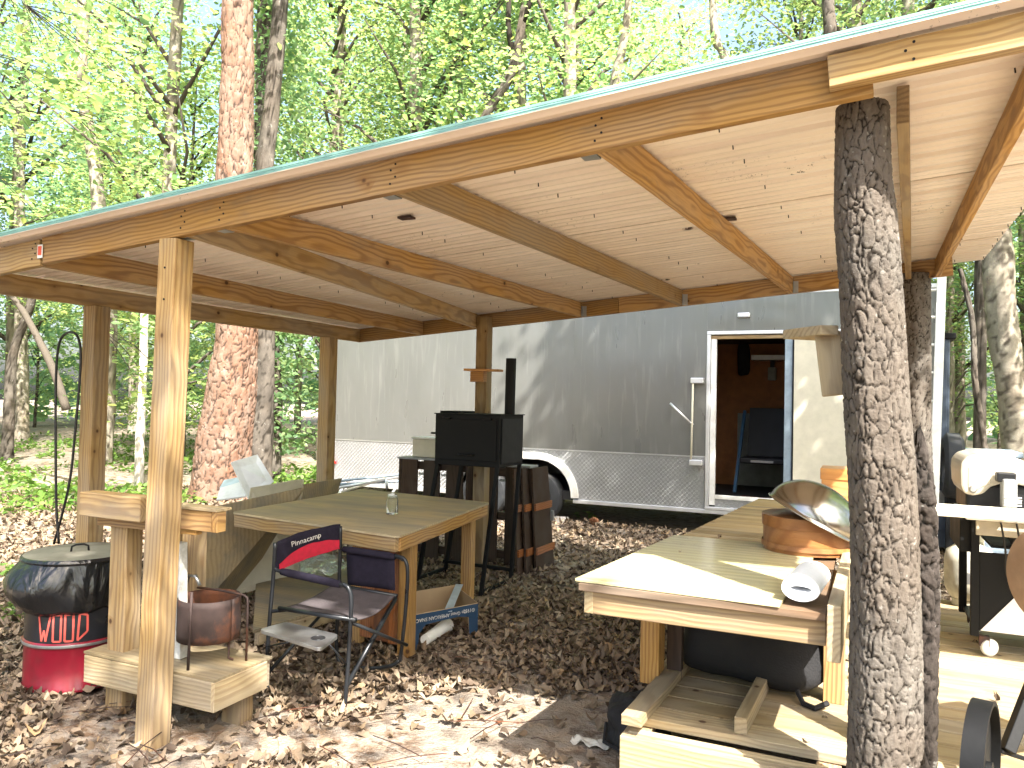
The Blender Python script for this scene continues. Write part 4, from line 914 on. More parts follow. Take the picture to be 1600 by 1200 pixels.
# door frame
def bar(n, a, c, mat='alu', bv=.006): m = MB(); m.box(a, c); return m.build(n, mat, tr_, bevel=bv)
bar('door_frame', (DX0-.06, TV-.035, DB-.12), (DX0-.012, TV+.02, DT+.07)); bar('door_frame', (DX0-.06, TV-.04, DT+.055), (.16, TV+.02, DT+.10))
bar('door_frame', (DX0-.008, TV-.025, DB-.1), (DX0+.06, TV+.03, DT+.0), 'white'); bar('door_frame', (DX0-.01, TV-.02, DT), (DX1+.05, TV+.03, DT+.045), 'beam2')
bar('door_frame', (DX1-.06, TV-.03, DB-.1), (DX1+.03, TV+.06, DT), 'slate2'); bar('door_frame', (DX0+.06, TV-.02, DB-.02), (DX1-.06, TV+.03, DB+.03), 'white')
bar('door_sill_plate', (DX0+.06, TV-.006, DB-.12), (DX1-.06, TV+.02, DB-.021), 'plate', 0); bar('door_frame', (DX0-.06, TV-.04, DB-.16), (DX1+.06, TV+.02, DB-.121), 'alu')
dr_ = bar('door', (DX1+.05, TV-.075, DB-.05), (.12, TV-.035, DT+.03), 'paper'); 
m = MB(); m.box((.04, TV-.1, 1.75), (.09, TV-.076, 2.0)); m.build('door_latch', 'black', dr_)
m = MB(); m.box((DX1+.035, TV-.06, DB-.05), (DX1+.048, TV-.03, DT)); m.build('door_edge', 'black', dr_)
# lights, handle
lp = Yp(1163, 493, TV); m = MB(); m.box((lp.x-.075, TV-.07, lp.z-.03), (lp.x+.075, TV-.005, lp.z+.03)); l_ = m.build('porch_light', 'alu', tr_, bevel=.012)
lp2 = Yp(1081, 526, TV); m = MB(); m.lathe([(0, .012), (.045, .01), (.05, 0)], Matrix.Translation((lp2.x, TV-.004, lp2.z)) @ Matrix.Rotation(math.pi/2, 4, 'X'), 24); m.build('vent_cap', 'white', tr_, auto=True)
rl = Yp(522, 722, TV); m = MB(); m.box((rl.x-.05, TV-.03, rl.z-.02), (rl.x+.06, TV-.003, rl.z+.02)); m.build('marker_light', 'redlens', tr_, bevel=.008)
hx = Yp(1083, 590, TV-.1).x
m = MB(); m.tube([(hx, TV-.1, 1.99), (hx-.01, TV-.1, .90)], .013, 10); hb = m.build('grab_bar', 'paper', tr_, smooth=True)
for z in (1.97, .93): m = MB(); m.box((hx-.03, TV-.12, z-.035), (hx+.13, TV-.004, z+.035)); m.build('bracket', 'alu', hb, bevel=.008)
a, c = Yp(1047, 630, TV-.14), Yp(1078, 660, TV-.14); m = MB(); m.tube([a, c], .016, 8); m.tube([c, (c.x+.02, TV, c.z-.03)], .012, 8); m.build('door_holdback', 'alu', tr_, smooth=True)
# inside the trailer
def it(name, lab, cat, loc): return thing(name, lab, cat, loc)
ic = it('indoor_chair', 'dark high backed chair with a blue frame seen through the trailer doorway', 'chair', (-1.2, TV+1.6, TB+.1)); Z0 = TB+.1
for xx in (-1.62, -.95):
    board('frame_side', (xx, TV+1.25, Z0), (xx+.06, TV+1.75, Z0+1.15), .04, .05, 'blue', ic)
m = MB(); m.box((-1.55, TV+1.2, Z0+.42), (-.9, TV+1.7, Z0+.5)); m.build('seat', 'darkin', ic, bevel=.02)
m = MB(); m.quad([(-1.50, TV+1.62, Z0+.5), (-.85, TV+1.62, Z0+.5), (-.85, TV+1.8, Z0+1.2), (-1.50, TV+1.8, Z0+1.2)], .05); m.build('backrest', 'darkin', ic, bevel=.01)
m = MB(); m.box((-1.4, TV+1.19, Z0+.44), (-1.1, TV+1.2, Z0+.47)); m.build('label_strip', 'steel', ic)
cbn = it('indoor_cabinet', 'dark drawer cabinet with a folded cloth on it just inside the trailer doorway', 'cabinet', (-2.4, TV+1.2, Z0))
m = MB(); m.box((-2.7, TV+.5, Z0), (-1.98, TV+1.7, Z0+.98)); m.build('carcass', 'darkin', cbn, bevel=.01)
for k in range(4): m = MB(); m.box((-2.68, TV+.48, Z0+.05+k*.23), (-2.0, TV+.50, Z0+.24+k*.23)); m.build('drawer', 'slate', cbn, bevel=.004)
cushion('c', (-2.2, TV+.9, Z0+1.03), (.26, .3, .05), 'cloth', 3.).build('folded_cloth', 'cloth', None, smooth=True); tag(bpy.data.objects['folded_cloth'], 'pale folded cloth lying on the dark cabinet inside the trailer', 'cloth')
m = MB(); m.poly([(-1.72+.02*(k % 2), TV+.15, Z0+.002) if 0 else p for k, p in enumerate([(-1.66, TV+.12, Z0+.002), (-.85, TV+.12, Z0+.002), (-.80, TV+.75, Z0+.002), (-1.45, TV+.8, Z0+.002)])], (0, 0, .01)); t_ = m.build('door_rug', 'rug', bevel=.003); tag(t_, 'red patterned rug on the floor inside the trailer door', 'rug')
lt = it('wall_lamp', 'small pale lantern hanging on the orange wall inside the trailer', 'lamp', (-1.1, TV+2.3, 2.0)); q = Yp(1206, 584, TV+2.2)
m = MB(); m.box((q.x-.06, TV+2.2, q.z-.1), (q.x+.06, TV+2.3, q.z+.1)); m.build('shade', 'lining', lt, bevel=.02); m = MB(); m.box((q.x-.03, TV+2.25, q.z+.1), (q.x+.03, TV+2.3, q.z+.25)); m.build('bracket', 'darkin', lt)
hk = it('hanging_coat', 'dark jacket hanging on the wall inside the trailer', 'coat', (-1.9, TV+2.2, 1.9)); q = Yp(1160, 560, TV+2.1)
cushion('c', (q.x, TV+2.25, q.z), (.09, .06, .25), 'bag', 1.).build('body', 'bag', hk, smooth=True)
# ladder, dark block and boxes at right
ld = thing('white_ladder', 'tall white aluminium ladder leaning behind the far right tree trunk', 'ladder', (.75, 9.4, 0))
la, lb = Yp(1462, 432, 9.72), Yp(1446, 828, 9.2); 
for dx in (0, -.36): board('stile', Vector((lb.x+.06+dx, lb.y, .05)), Vector((la.x+.06+dx, la.y, 3.15)), .045, .09, 'white', ld, up=(1, 0, 0), bevel=.004)
for k in range(10):
    t = (k+.5)/10; p = Vector((lb.x+.06, lb.y, .05)).lerp(Vector((la.x+.06, la.y, 3.15)), t); m = MB(); m.tube([p, p-Vector((.36, 0, 0))], .015, 8); m.build('rung', 'white', ld, smooth=True)
db = thing('steel_cabinet', 'tall slate blue steel cabinet with a black cap at the right end of the trailer', 'cabinet', (1.0, 10.3, 0))
a, c = Yp(1449, 600, 10.), Yp(1484, 600, 10.); zt2 = Yp(1470, 530, 10.).z
m = MB(); m.box((a.x, 10., .1), (c.x, 10.7, zt2)); m.build('body', 'slate', db, bevel=.01)
m = MB(); m.box((a.x-.03, 9.97, zt2), (c.x+.06, 10.73, zt2+.07)); m.build('cap', 'black', db, bevel=.01)
m = MB(); q = Yp(1468, 776, 9.99); m.box((q.x-.04, 9.975, q.z-.08), (q.x+.05, 9.999, q.z+.07)); m.build('outlet_plate', 'steel', db, bevel=.004)
m = MB(); m.box((a.x+.03, 9.985, .3), (c.x-.03, 9.999, zt2-.1)); m.build('door', 'slate', db, bevel=.004)
gb = thing('blue_grey_locker', 'pale blue grey metal locker behind the grill', 'locker', (1.6, 10., 0)); a, c = Yp(1488, 740, 9.9), Yp(1545, 740, 9.9); zt3 = Yp(1500, 712, 9.9).z
m = MB(); m.box((a.x, 9.9, .1), (c.x+.3, 10.6, zt3)); m.build('body', 'slate2', gb, bevel=.01); m = MB(); m.box((a.x-.02, 9.88, zt3), (c.x+.32, 10.62, zt3+.06)); m.build('lid', 'slate2', gb, bevel=.01)
m = MB(); m.box((a.x+.06, 9.885, zt3-.25), (a.x+.16, 9.899, zt3-.12)); m.build('hasp', 'steel', gb, bevel=.003)
tyq = Yp(1484, 740, 9.8); ts_ = thing('spare_tyre', 'dark tyre standing edge on between the slate cabinet and the locker', 'tyre', (tyq.x, 9.8, .1))
m = MB(); m.lathe([(.2, -.09), (.3, -.1), (.36, -.06), (.36, .06), (.3, .1), (.2, .09), (.2, -.09)], Matrix.Translation((tyq.x+.02, 9.75, 1.05)) @ Matrix.Rotation(math.pi/2, 4, 'Y'), 40); m.build('tread', 'rubber', ts_, auto=True)
m = MB(); m.box((tyq.x-.04, 9.7, .05), (tyq.x+.08, 9.8, .7)); m.build('stand', 'black', ts_)
# ================================================================ CART, GRILL, TANK (right)
GC = thing('grill_cart', 'black framed cart on casters with a dented white lower panel standing on the deck', 'cart', (.9, 4.9, DZ))
cxa = Yp(1517, 900, 4.80).x; CY0, CY1 = 4.80, 5.35; CW = .95; CT = Yp(1520, 806, 4.8).z
for (xx, yy) in ((cxa+.02, CY0+.02), (cxa+CW, CY0+.02), (cxa+.02, CY1), (cxa+CW, CY1)):
    board('corner_post', (xx, yy, DZ+.1), (xx, yy, CT), .04, .04, 'black', GC, up=(0, 1, 0))
m = MB(); zz = DZ+.13; zs = DZ+.13+.42
m.box((cxa+.04, CY0, zz), (cxa+CW-.02, CY0+.015, zs)); m.build('lower_panel', 'black', GC, bevel=.003)
m = MB(); m.poly([(cxa+.045, CY0-.004, zz+.005), (cxa+CW-.03, CY0-.004, zz+.005), (cxa+.55, CY0-.004, zs-.04), (cxa+.36, CY0-.004, zs-.02)], (0, .003, 0)); m.build('worn_patch', 'white', GC)
m = MB(); m.box((cxa+.02, CY0-.01, CT-.1), (cxa+CW, CY0+.02, CT-.02)); m.build('front_rail', 'beige', GC, bevel=.006)
m = MB(); m.box((cxa-.03, CY0-.03, CT-.02), (cxa+CW+.04, CY1+.03, CT)); m.build('worktop', 'alu', GC, bevel=.008)
m = MB(); m.box((cxa-.05, CY0+.03, CT-.2), (cxa+.03, CY1, CT-.02)); m.build('side_bracket', 'black', GC, bevel=.005)
m = MB(); m.box((cxa+.1, CY0+.05, zs+.02), (cxa+CW-.05, CY1-.05, zs+.035)); m.build('inner_shelf', 'black', GC)
m = MB(); m.box((cxa+.02, CY0+.2, DZ+.125), (cxa+CW, CY1, DZ+.14)); m.build('floor_tray', 'black', GC)
cq = Zp(1532, 1030, DZ)
for (xx, yy) in ((cxa+.06, CY0+.02), (cxa+CW-.04, CY0+.02), (cxa+.06, CY1-.04), (cxa+CW-.04, CY1-.04)):
    m = MB(); m.lathe([(0, -.014), (.04, -.014), (.046, -.008), (.046, .008), (.04, .014), (0, .014)], Matrix.Translation((xx+.03, yy, DZ+.046)) @ Matrix.Rotation(.5, 4, 'Z') @ Matrix.Rotation(math.pi/2, 4, 'X'), 24); w_ = m.build('caster_wheel', 'white', GC, auto=True)
    m = MB(); m.box((xx-.02, yy-.018, DZ+.05), (xx+.03, yy+.018, DZ+.105)); m.build('caster_fork', 'rust', w_, bevel=.003)
pt_ = thing('frying_pans', 'stacked steel pans and a burner on the inner shelf of the cart', 'pans', (cxa+.4, 5.0, zs))
MP = Matrix.Translation((cxa+.30, CY0+.12, zs+.035))
m = MB(); m.lathe([(0, 0), (.1, 0), (.13, .06), (.135, .06), (.135, .066), (.105, .012), (0, .012)], MP, 36); m.build('pan', 'steel', pt_, auto=True)
m = MB(); m.lathe([(0, .07), (.11, .07), (.14, .11), (.145, .115), (.11, .08), (0, .08)], MP, 36); m.build('pan', 'rust', pt_, auto=True)
m = MB(); m.box((cxa+.5, CY0+.03, zs+.036), (cxa+.8, CY0+.3, zs+.16)); m.build('burner_box', 'beige', pt_, bevel=.01)
m = MB()
for q0_ in (.13, .2): m.tube([Vector(p) for p in catmull([(cxa+q0_, CY0-.04, CT-.02), (cxa+q0_+.02, CY0-.045, CT-.16), (cxa+q0_+.03, CY0-.04, CT-.3), (cxa+q0_+.09, CY0-.035, CT-.38), (cxa+q0_+.13, CY0-.035, CT-.33)], 24)], .005, 6)
t_ = m.build('gas_hose', 'cable', smooth=True); tag(t_, 'black gas hoses dangling in front of the cart below the worktop', 'hose')
wbq = Yp(1445, 794, 4.55); m = MB(); m.box((wbq.x, 4.35, wbq.z-.012), (wbq.x+1.7, 4.72, wbq.z+.012)); t_ = m.build('long_white_board', 'paper', bevel=.004); tag(t_, 'long pale board sticking out towards the tree trunk in front of the grill', 'board')
GR = thing('gas_grill', 'beige hooded gas grill with a grey rotisserie motor on its side', 'grill', (cxa+.4, 5., CT))
gz0 = wbq.z+.0
GZ = CT
m = MB(); m.box((cxa-.02, CY0+.05, GZ), (cxa+1.2, CY1+.0, GZ+.17)); m.build('firebox', 'cast', GR, bevel=.02)
def gp(x, y): p = Yp(x, y, 4.78); return p
hood = [(1502, 738), (1503, 724), (1512, 714), (1530, 709), (1552, 708), (1578, 712), (1610, 724), (1650, 745), (1690, 790), (1660, 785), (1625, 765), (1585, 757), (1566, 757), (1550, 762), (1538, 773), (1522, 776), (1508, 772), (1503, 760)]
P = [gp(x, y) for x, y in hood]; P = [Vector((p.x, 4.82, p.z)) for p in P][::-1]
m = MB(); m.poly(P, (0, .5, 0)); m.build('hood', 'beige', GR, bevel=.012)
P2 = [gp(x, y) for x, y in ((1514, 732), (1520, 723), (1540, 722), (1550, 724), (1550, 757), (1536, 762), (1528, 768), (1514, 764))]
m = MB(); m.poly([Vector((p.x, 4.815, p.z)) for p in P2][::-1], (0, .01, 0)); m.build('hood_cheek', 'beige', GR, bevel=.006)
q = gp(1522, 765); m = MB(); m.lathe([(0, .012), (.014, .01), (.02, 0)], Matrix.Translation((q.x, 4.815, q.z)) @ Matrix.Rotation(math.pi/2, 4, 'X'), 20); m.build('hinge_bolt', 'steel', GR, auto=True)
a, c = gp(1563, 792), gp(1586, 748); m = MB(); m.box((a.x, 4.70, a.z), (c.x, 4.81, c.z)); mt = m.build('motor', 'grey', GR, bevel=.012)
a, c = gp(1556, 752), gp(1586, 739); m = MB(); m.box((a.x, 4.74, a.z), (c.x, 4.812, c.z)); m.build('motor_bracket', 'cast', GR, bevel=.006)
for k in range(4): z = gp(1565, 775+k*4).z; a = gp(1562, 780); m = MB(); m.box((a.x+.01, 4.694, z), (a.x+.085, 4.699, z+.006)); m.build('vent_slot', 'white', mt)
PT = thing('propane_tank', 'dirty white propane tank standing on the deck left of the grill cart', 'gas tank', (.55, 5.5, DZ)); pq = Zp(1513, 952, DZ)
MPt = Matrix.Translation((pq.x+.02, pq.y+.13, DZ)); 
m = MB(); m.lathe([(0, .03), (.08, .03), (.12, .06), (.15, .12), (.152, .16), (.152, .30), (.14, .36), (.09, .40), (.03, .42), (0, .42)], MPt, 40); m.build('body', 'tank', PT, smooth=True)
m = MB(); m.lathe([(.1, 0), (.105, 0), (.105, .045), (.1, .045)], MPt, 40); m.build('foot_ring', 'tank', PT, auto=True)
m = MB(); m.grid(30, 3, lambda u, v: MPt @ Vector((.085*math.cos(4.9*u), .085*math.sin(4.9*u), .39+.11*v))); m.build('collar', 'tank', PT, smooth=True, solid=.003)
m = MB(); m.tube([MPt @ Vector((0, 0, .41)), MPt @ Vector((0, 0, .47))], .018, 12); m.build('valve', 'steel', PT, auto=True)
m = MB(); aw = math.atan2(-MPt.translation.y, -MPt.translation.x); m.grid(8, 3, lambda u, v: MPt @ Vector((.1535*math.cos(aw-.35+.8*u), .1535*math.sin(aw-.35+.8*u), .17+.07*v))); m.build('warning_label', 'steel', PT, smooth=True)
# barrel grill at the right edge
BG = thing('barrel_grill', 'tan barrel grill with a black wheel and leg partly out of frame at the right', 'grill', (.8, 2.6, DZ))
wc = Dp(1533, 1178, 2.35); rw = .205; wc = Vector((wc.x, wc.y, DZ+rw))
d = (wc-C0).dot(f_)
MW = Matrix.Translation(wc) @ Matrix.Rotation(-.32-YAW+.5, 4, 'Z') @ Matrix.Rotation(math.pi/2, 4, 'Y')
m = MB(); m.lathe([(rw-.012, -.03), (rw, -.03), (rw, .03), (rw-.012, .03), (rw-.012, -.03)], MW, 56); wh = m.build('wheel', 'black', BG, auto=True)
m = MB(); m.lathe([(rw-.012, -.004), (.03, -.014), (.03, -.03), (0, -.03)], MW, 40); m.lathe([(0, .03), (.03, .03), (.03, .014), (rw-.012, .004)], MW, 40); m.build('wheel_disc', 'black', wh, auto=True)
l0, l1 = Dp(1573, 1175, 2.5), Dp(1625, 1040, 2.6)
board('leg', l0, l1, .035, .06, 'black', BG, up=(0, 1, 0)); board('axle', wc, wc+(MW.to_3x3() @ Vector((0, 0, .6))), .02, .02, 'black', BG)
l2 = Dp(1640, 1200, 2.5); board('cross_brace', Dp(1560, 1172, 2.5), Dp(1615, 1190, 2.55), .03, .012, 'black', BG); board('leg', Dp(1610, 1300, 2.5), Dp(1625, 1060, 2.6), .04, .05, 'slate', BG, up=(0, 1, 0))
be = Dp(1648, 905, 2.5); MBR = frame(be, (math.cos(.35), math.sin(.35), 0), (0, 0, 1)) 
MBR = Matrix.Translation(be) @ Matrix.Rotation(math.radians(-48), 4, 'Z') @ Matrix.Rotation(math.pi/2, 4, 'X')
m = MB(); m.lathe([(0, .02), (.155, .01), (.173, 0), (.18, -.02), (.185, -.3), (.18, -.6), (0, -.6)], MBR, 48); m.build('barrel', 'tan', BG, auto=True)
m = MB(); m.lathe([(.182, -.05), (.188, -.05), (.188, -.09), (.183, -.09)], MBR, 48); m.build('hoop', 'rust', BG, auto=True)
# brick, pine cone, green plant by the wheel
q = Zp(873, 817, 0); bk_ = MB(); bk_.box((q.x-.1, q.y-.05, 0), (q.x+.13, q.y+.06, .085)); t_ = bk_.build('concrete_brick', 'brick', bevel=.008); tag(t_, 'pale concrete brick lying on the leaves beside the trailer wheel', 'brick')
q = Zp(928, 822, 0); pcn = MB()
for k in range(70):
    a = k*2.4; t = k/70; r = .05*math.sin(math.pi*(t*.85+.12)); z = .01+t*.1; d = Vector((math.cos(a), math.sin(a), .5)); p = Vector((q.x, q.y, z))+Vector((d.x, d.y, 0))*r*.5
    s = Vector((-d.y, d.x, 0))*.012; pcn.add([p-s, p+s, p+d*(r*.7+.008)+s*.6, p+d*(r*.7+.008)-s*.6], [(0, 1, 2, 3)])
t_ = pcn.build('pine_cone', 'cone', solid=.003); tag(t_, 'open brown pine cone on the leaves by the green seedling under the trailer edge', 'pine cone')
# ================================================================ DEAD LEAVES
lt = [(0, -.5), (.10, -.36), (.20, -.32), (.17, -.15), (.27, -.02), (.19, .13), (.20, .28), (.10, .36), (0, .5), (-.12, .36), (-.22, .24), (-.17, .08), (-.26, -.06), (-.16, -.18), (-.19, -.32), (-.08, -.38)]
LT = [(x, y, 0) for x, y in lt]+[(0, 0, 0)]; LF = [(i, (i+1) % 16, 16) for i in range(16)]
def field(n, az0, az1, r0_, r1_, pw_):
    az = np.radians(rng.uniform(az0, az1, n)); r = r0_+(r1_-r0_)*rng.uniform(0, 1, n)**pw_
    return np.sin(az)*r, np.cos(az)*r
def keep_out(x, y):
    k = (x > -.93) & (y > 3.02) & (y < 6.16) & (x < 2.75) | (x > .17) & (y > 1.95) & (y < 6.16) & (x < 2.75)
    k |= ((x+4.14)**2+(y-3.06)**2 < .07)
    return ~k
x, y = field(62000, -72, 22, 2.0, 15, 1.2); k = keep_out(x, y)
bare = np.array([noise.noise(Vector((a*.9, c*.9, 4))) for a, c in zip(x, y)]); near = np.hypot(x+1.55, y-3.3)
k &= ~((bare > .06) & (rng.uniform(0, 1, len(x)) < .8) & (np.hypot(x, y) < 5)) & ~((near < .75) & (rng.uniform(0, 1, len(x)) < .75)) & ~((y > 9.9) & (x > -7.7) & (x < .8) & (y > 10.1))
x, y = x[k], y[k]; n = len(x)
z = np.array([gz(a, c) for a, c in zip(x, y)])+rng.uniform(.0, .028, n)*np.clip(rng.normal(1, .4, n), .2, 2)
sc = rng.uniform(.04, .105, n)*(1+.03*np.hypot(x, y))
OT = [(.0, -.5, 0), (.13, -.33, .01), (.22, -.08, .02), (.21, .16, .02), (.11, .37, .01), (0, .5, 0), (-.12, .35, .01), (-.22, .13, .02), (-.20, -.1, .02), (-.12, -.34, .01), (0, 0, -.03)]; OF = [(i, (i+1) % 10, 10) for i in range(10)]
h_ = rng.uniform(0, 1, n) < .42
MM_ = rotmats(n, np.abs(rng.normal(0, .27, n)), sc, np.stack([x, y, z], 1)); rv_ = rng.uniform(0, 1, n)**.95; cu_ = rng.uniform(-1., 1.2, (n, 3))*np.array([.75, .3, .45])
link('dead_leaves', swarm('dead_leaves', LT, LF, MM_[h_], rv_[h_], 'dead', curl=cu_[h_]), kind='stuff')
link('dead_leaves', swarm('dead_leaves', OT, OF, MM_[~h_]*np.array([.85, .85, .85, 1])[None, None, :], rv_[~h_], 'dead', curl=cu_[~h_]*1.25), kind='stuff')
n = 4; x = rng.uniform(-.9, -.3, n); y = rng.uniform(2.95, 5.6, n)
me = swarm('counter_leaves', LT, LF, rotmats(n, np.abs(rng.normal(0, .15, n)), rng.uniform(.02, .045, n), np.stack([x, y, np.full(n, CZ+.018)], 1)), rng.uniform(0, 1, n), 'dead', curl=rng.uniform(-.5, .7, (n, 3)))
link('counter_leaves', me, kind='stuff')
# a few leaves on the deck and roof edge, twigs
x = rng.uniform(-.8, 1.6, 60); y = rng.uniform(3.2, 5.9, 60); n = 60
me = swarm('deck_leaves', LT, LF, rotmats(n, np.abs(rng.normal(0, .25, n)), rng.uniform(.03, .07, n), np.stack([x, y, np.full(n, DZ+.012)], 1)), rng.uniform(0, 1, n), 'dead', curl=rng.uniform(-.5, .7, (n, 3)))
link('deck_leaves', me, kind='stuff')
x = rng.uniform(-4.7, -3.4, 40); y = rng.uniform(4.2, 5.3, 40); n = 40
m = MB()
for i in range(260):
    r = random.uniform(2.2, 9); a = math.radians(random.uniform(-65, 0)); p = Vector((math.sin(a)*r, math.cos(a)*r, .03)); L = random.uniform(.08, .35); b_ = random.uniform(0, 6.3)
    if not keep_out(np.array([p.x]), np.array([p.y]))[0]: continue
    q = p+Vector((math.cos(b_)*L, math.sin(b_)*L, random.uniform(-.01, .03))); m.tube([p, (p+q)/2+Vector((random.uniform(-.01, .01), random.uniform(-.01, .01), .01)), q], .0025, 4)
m.build('twigs', 'rust', kind='stuff')
# pine straw near the front
m = MB()
# ================================================================ GROUND PLANTS
GL = [(0, 0, 0), (.28, .35, .06), (0, 1, -.05), (-.28, .35, .06)]; GF = [(0, 1, 2, 3)]
def plants(name, n, az0, az1, r0_, r1_, sc0, sc1, thr, zmax):
    x, y = field(n, az0, az1, r0_, r1_, .9); nn = np.array([noise.noise(Vector((a*.45, c*.45, 11)))+.35*noise.noise(Vector((a*1.6, c*1.6, 1))) for a, c in zip(x, y)])
    k = (nn > thr) & ~((y > 9.7) & (x > -7.9) & (x < 1.4) & (y < 13)); x, y, nn = x[k], y[k], nn[k]; n = len(x)
    z = rng.uniform(.01, zmax, n)*np.clip((nn-thr)*4, .3, 1.2)
    me = swarm(name, GL, GF, rotmats(n, np.abs(rng.normal(.5, .4, n)), rng.uniform(sc0, sc1, n), np.stack([x, y, z], 1)), rng.uniform(0, 1, n), 'leaf_c'); link(name, me, kind='stuff')
plants('ground_cover', 50000, -74, -36, 11, 34, .07, .16, .10, .30)
plants('ground_cover', 6000, -72, -52, 6.5, 9.5, .04, .09, .12, .12)
plants('ground_cover', 12000, 4, 30, 12, 30, .1, .22, -.05, .4)
# seedling by the trailer wheel
q = Zp(915, 815, 0); n = 16
a = rng.uniform(0, 6.28, n); pos = np.stack([q.x+.10*np.cos(a), q.y+.06*np.sin(a), rng.uniform(.04, .13, n)], 1)
me = swarm('seedling', [(0, 0, 0), (.4, .5, .08), (0, 1, 0), (-.4, .5, .08)], GF, rotmats(n, np.abs(rng.normal(.3, .2, n)), rng.uniform(.07, .10, n), pos), rng.uniform(0, 1, n), 'leaf_c')
tag(link('seedling', me), 'small bright green seedling growing beside the pine cone near the trailer', 'plant')
# ================================================================ WOODS
QL = [(0, 0, 0), (.30, .28, .05), (.22, .72, .03), (0, 1, -.06), (-.22, .72, .03), (-.30, .28, .05)]; QF = [(0, 1, 2, 3), (0, 3, 4, 5)]
def crown_mesh(name, nclump, per, z0, z1, rad, ls, mat, seed, shape=1.0, clump=.55):
    r = np.random.default_rng(seed); h = r.uniform(0, 1, nclump)**.9
    prof_ = np.interp(h, [0, .25, .6, 1], [.55, .9, 1., .45])*rad*shape
    a = r.uniform(0, 2*np.pi, nclump); rr = prof_*np.sqrt(r.uniform(.05, 1, nclump))
    c = np.stack([np.cos(a)*rr, np.sin(a)*rr, z0+(z1-z0)*h], 1)
    P = np.repeat(c, per, 0)+r.normal(0, 1, (nclump*per, 3))*np.array([clump, clump, clump*.32])
    n = len(P); global rng; sv = rng; rng = r
    M = rotmats(n, np.abs(r.normal(.35, .4, n)), r.uniform(.7, 1.25, n)*ls, P); rng = sv
    tone = np.clip(np.repeat(r.uniform(0, 1, nclump), per)*.7+r.uniform(0, .3, n), 0, .999)
    return swarm(name, QL, QF, M, tone, mat), c
def limb_mesh(name, c, h, mat, r0_, k=26):
    m = MB(); idx = list(range(0, len(c), max(1, len(c)//k)))
    for i in idx:
        t = Vector(c[i]); b0 = Vector((0, 0, max(.8, t.z-math.hypot(t.x, t.y)*random.uniform(.5, 1.1)))); mid = b0.lerp(t, .5)+Vector((random.uniform(-.2, .2), random.uniform(-.2, .2), .25))
        m.tube([b0, mid, t], [r0_*.38, r0_*.22, .006], 5)
    return m.mesh(name, mat, True)
VAR = []
specs = [(150, 66, 1.2, 17, 2.8, .13, 'leaf_a', 1, .5), (160, 66, 3.5, 18, 3.1, .13, 'leaf_a', 2, .5), (160, 66, 1.5, 13, 2.4, .125, 'leaf_b', 3, .5),
         (160, 68, 2.5, 19, 3.4, .145, 'leaf_b', 4, .65), (130, 60, .8, 9, 2.2, .115, 'leaf_a', 5, .5)]
for i, (nc, per, z0, z1, rad, ls, mat, sd, cl) in enumerate(specs):
    cme, cc_ = crown_mesh('crown', nc, per, z0, z1, rad, ls, mat, sd, clump=cl)
    rr = (.13, .17, .10, .2, .07)[i]; lean = random.uniform(-.5, .5)
    H_t = z1*.95
    tme = trunk_mesh('trunk', [(0, 0, -.2, rr*1.35), (.03, 0, .4, rr*1.05), (lean*.3, .05, H_t*.35, rr*.85), (lean*.6, -.1, H_t*.7, rr*.6), (lean, 0, H_t, rr*.15)], 14, 90, .012, 9, 3.5, ('greybark', 'greybark', 'darkbark', 'greybark', 'darkbark')[i], .3, seed=i*3.)
    lme = limb_mesh('limbs', cc_, H_t, ('greybark', 'greybark', 'darkbark', 'greybark', 'darkbark')[i], rr)
    VAR.append((tme, lme, cme))
def woods_tree(x, y, v, s, label, group, rot=None):
    t = bpy.data.objects.new('tree', None); COL.objects.link(t); WM[t.name] = Matrix.Identity(4); t['label'] = label; t['category'] = 'tree'; t['group'] = group
    for nme, me in zip(('trunk', 'limbs', 'crown'), VAR[v]):
        o = bpy.data.objects.new(nme, me); COL.objects.link(o); o.parent = t
        if nme == 'limbs': o['kind'] = 'stuff'
    t.location = (x, y, 0); t.rotation_euler.z = random.uniform(0, 6.28) if rot is None else rot; t.scale = (s, s, s*random.uniform(.92, 1.1))
    return t
cnt = 0; pts_l = []
random.seed(21)
while cnt < 80:
    az = math.radians(random.uniform(-78, 30)); r = 13+31*random.random()**.8; x, y = math.sin(az)*r, math.cos(az)*r
    if -8.6 < x < 2.2 and y < 14.2: continue
    if any((x-a)**2+(y-c)**2 < 4. for a, c in pts_l): continue
    deg = math.degrees(az)
    if r < 15.5 and random.random() < .5: continue
    pts_l.append((x, y)); v = random.choice([0, 0, 1, 1, 2, 3, 4, 4])
    if deg < -36: lab = 'leafy broadleaf tree in the woods left of the trailer seen past the shed posts'
    elif deg < 2: lab = 'leafy broadleaf tree in the woods behind the trailer showing above the shed roof'
    else: lab = 'leafy broadleaf tree in the woods at the right behind the grill and locker'
    kind = ('full crowned yellow green', 'high crowned yellow green', 'dark stemmed deep green', 'broad deep green', 'short bushy bright green')[v]
    grp = lab.replace('leafy broadleaf tree', 'leafy broadleaf trees'); lab = lab.replace('leafy broadleaf', kind)
    if r > 27: lab = lab.replace(' in the woods', ' far back in the woods')
    lab = lab.replace(' seen past the shed posts', '').replace(' behind the grill and locker', '').replace(' showing above the shed roof', '')
    woods_tree(x, y, v, random.uniform(.85, 1.2), lab, grp); cnt += 1
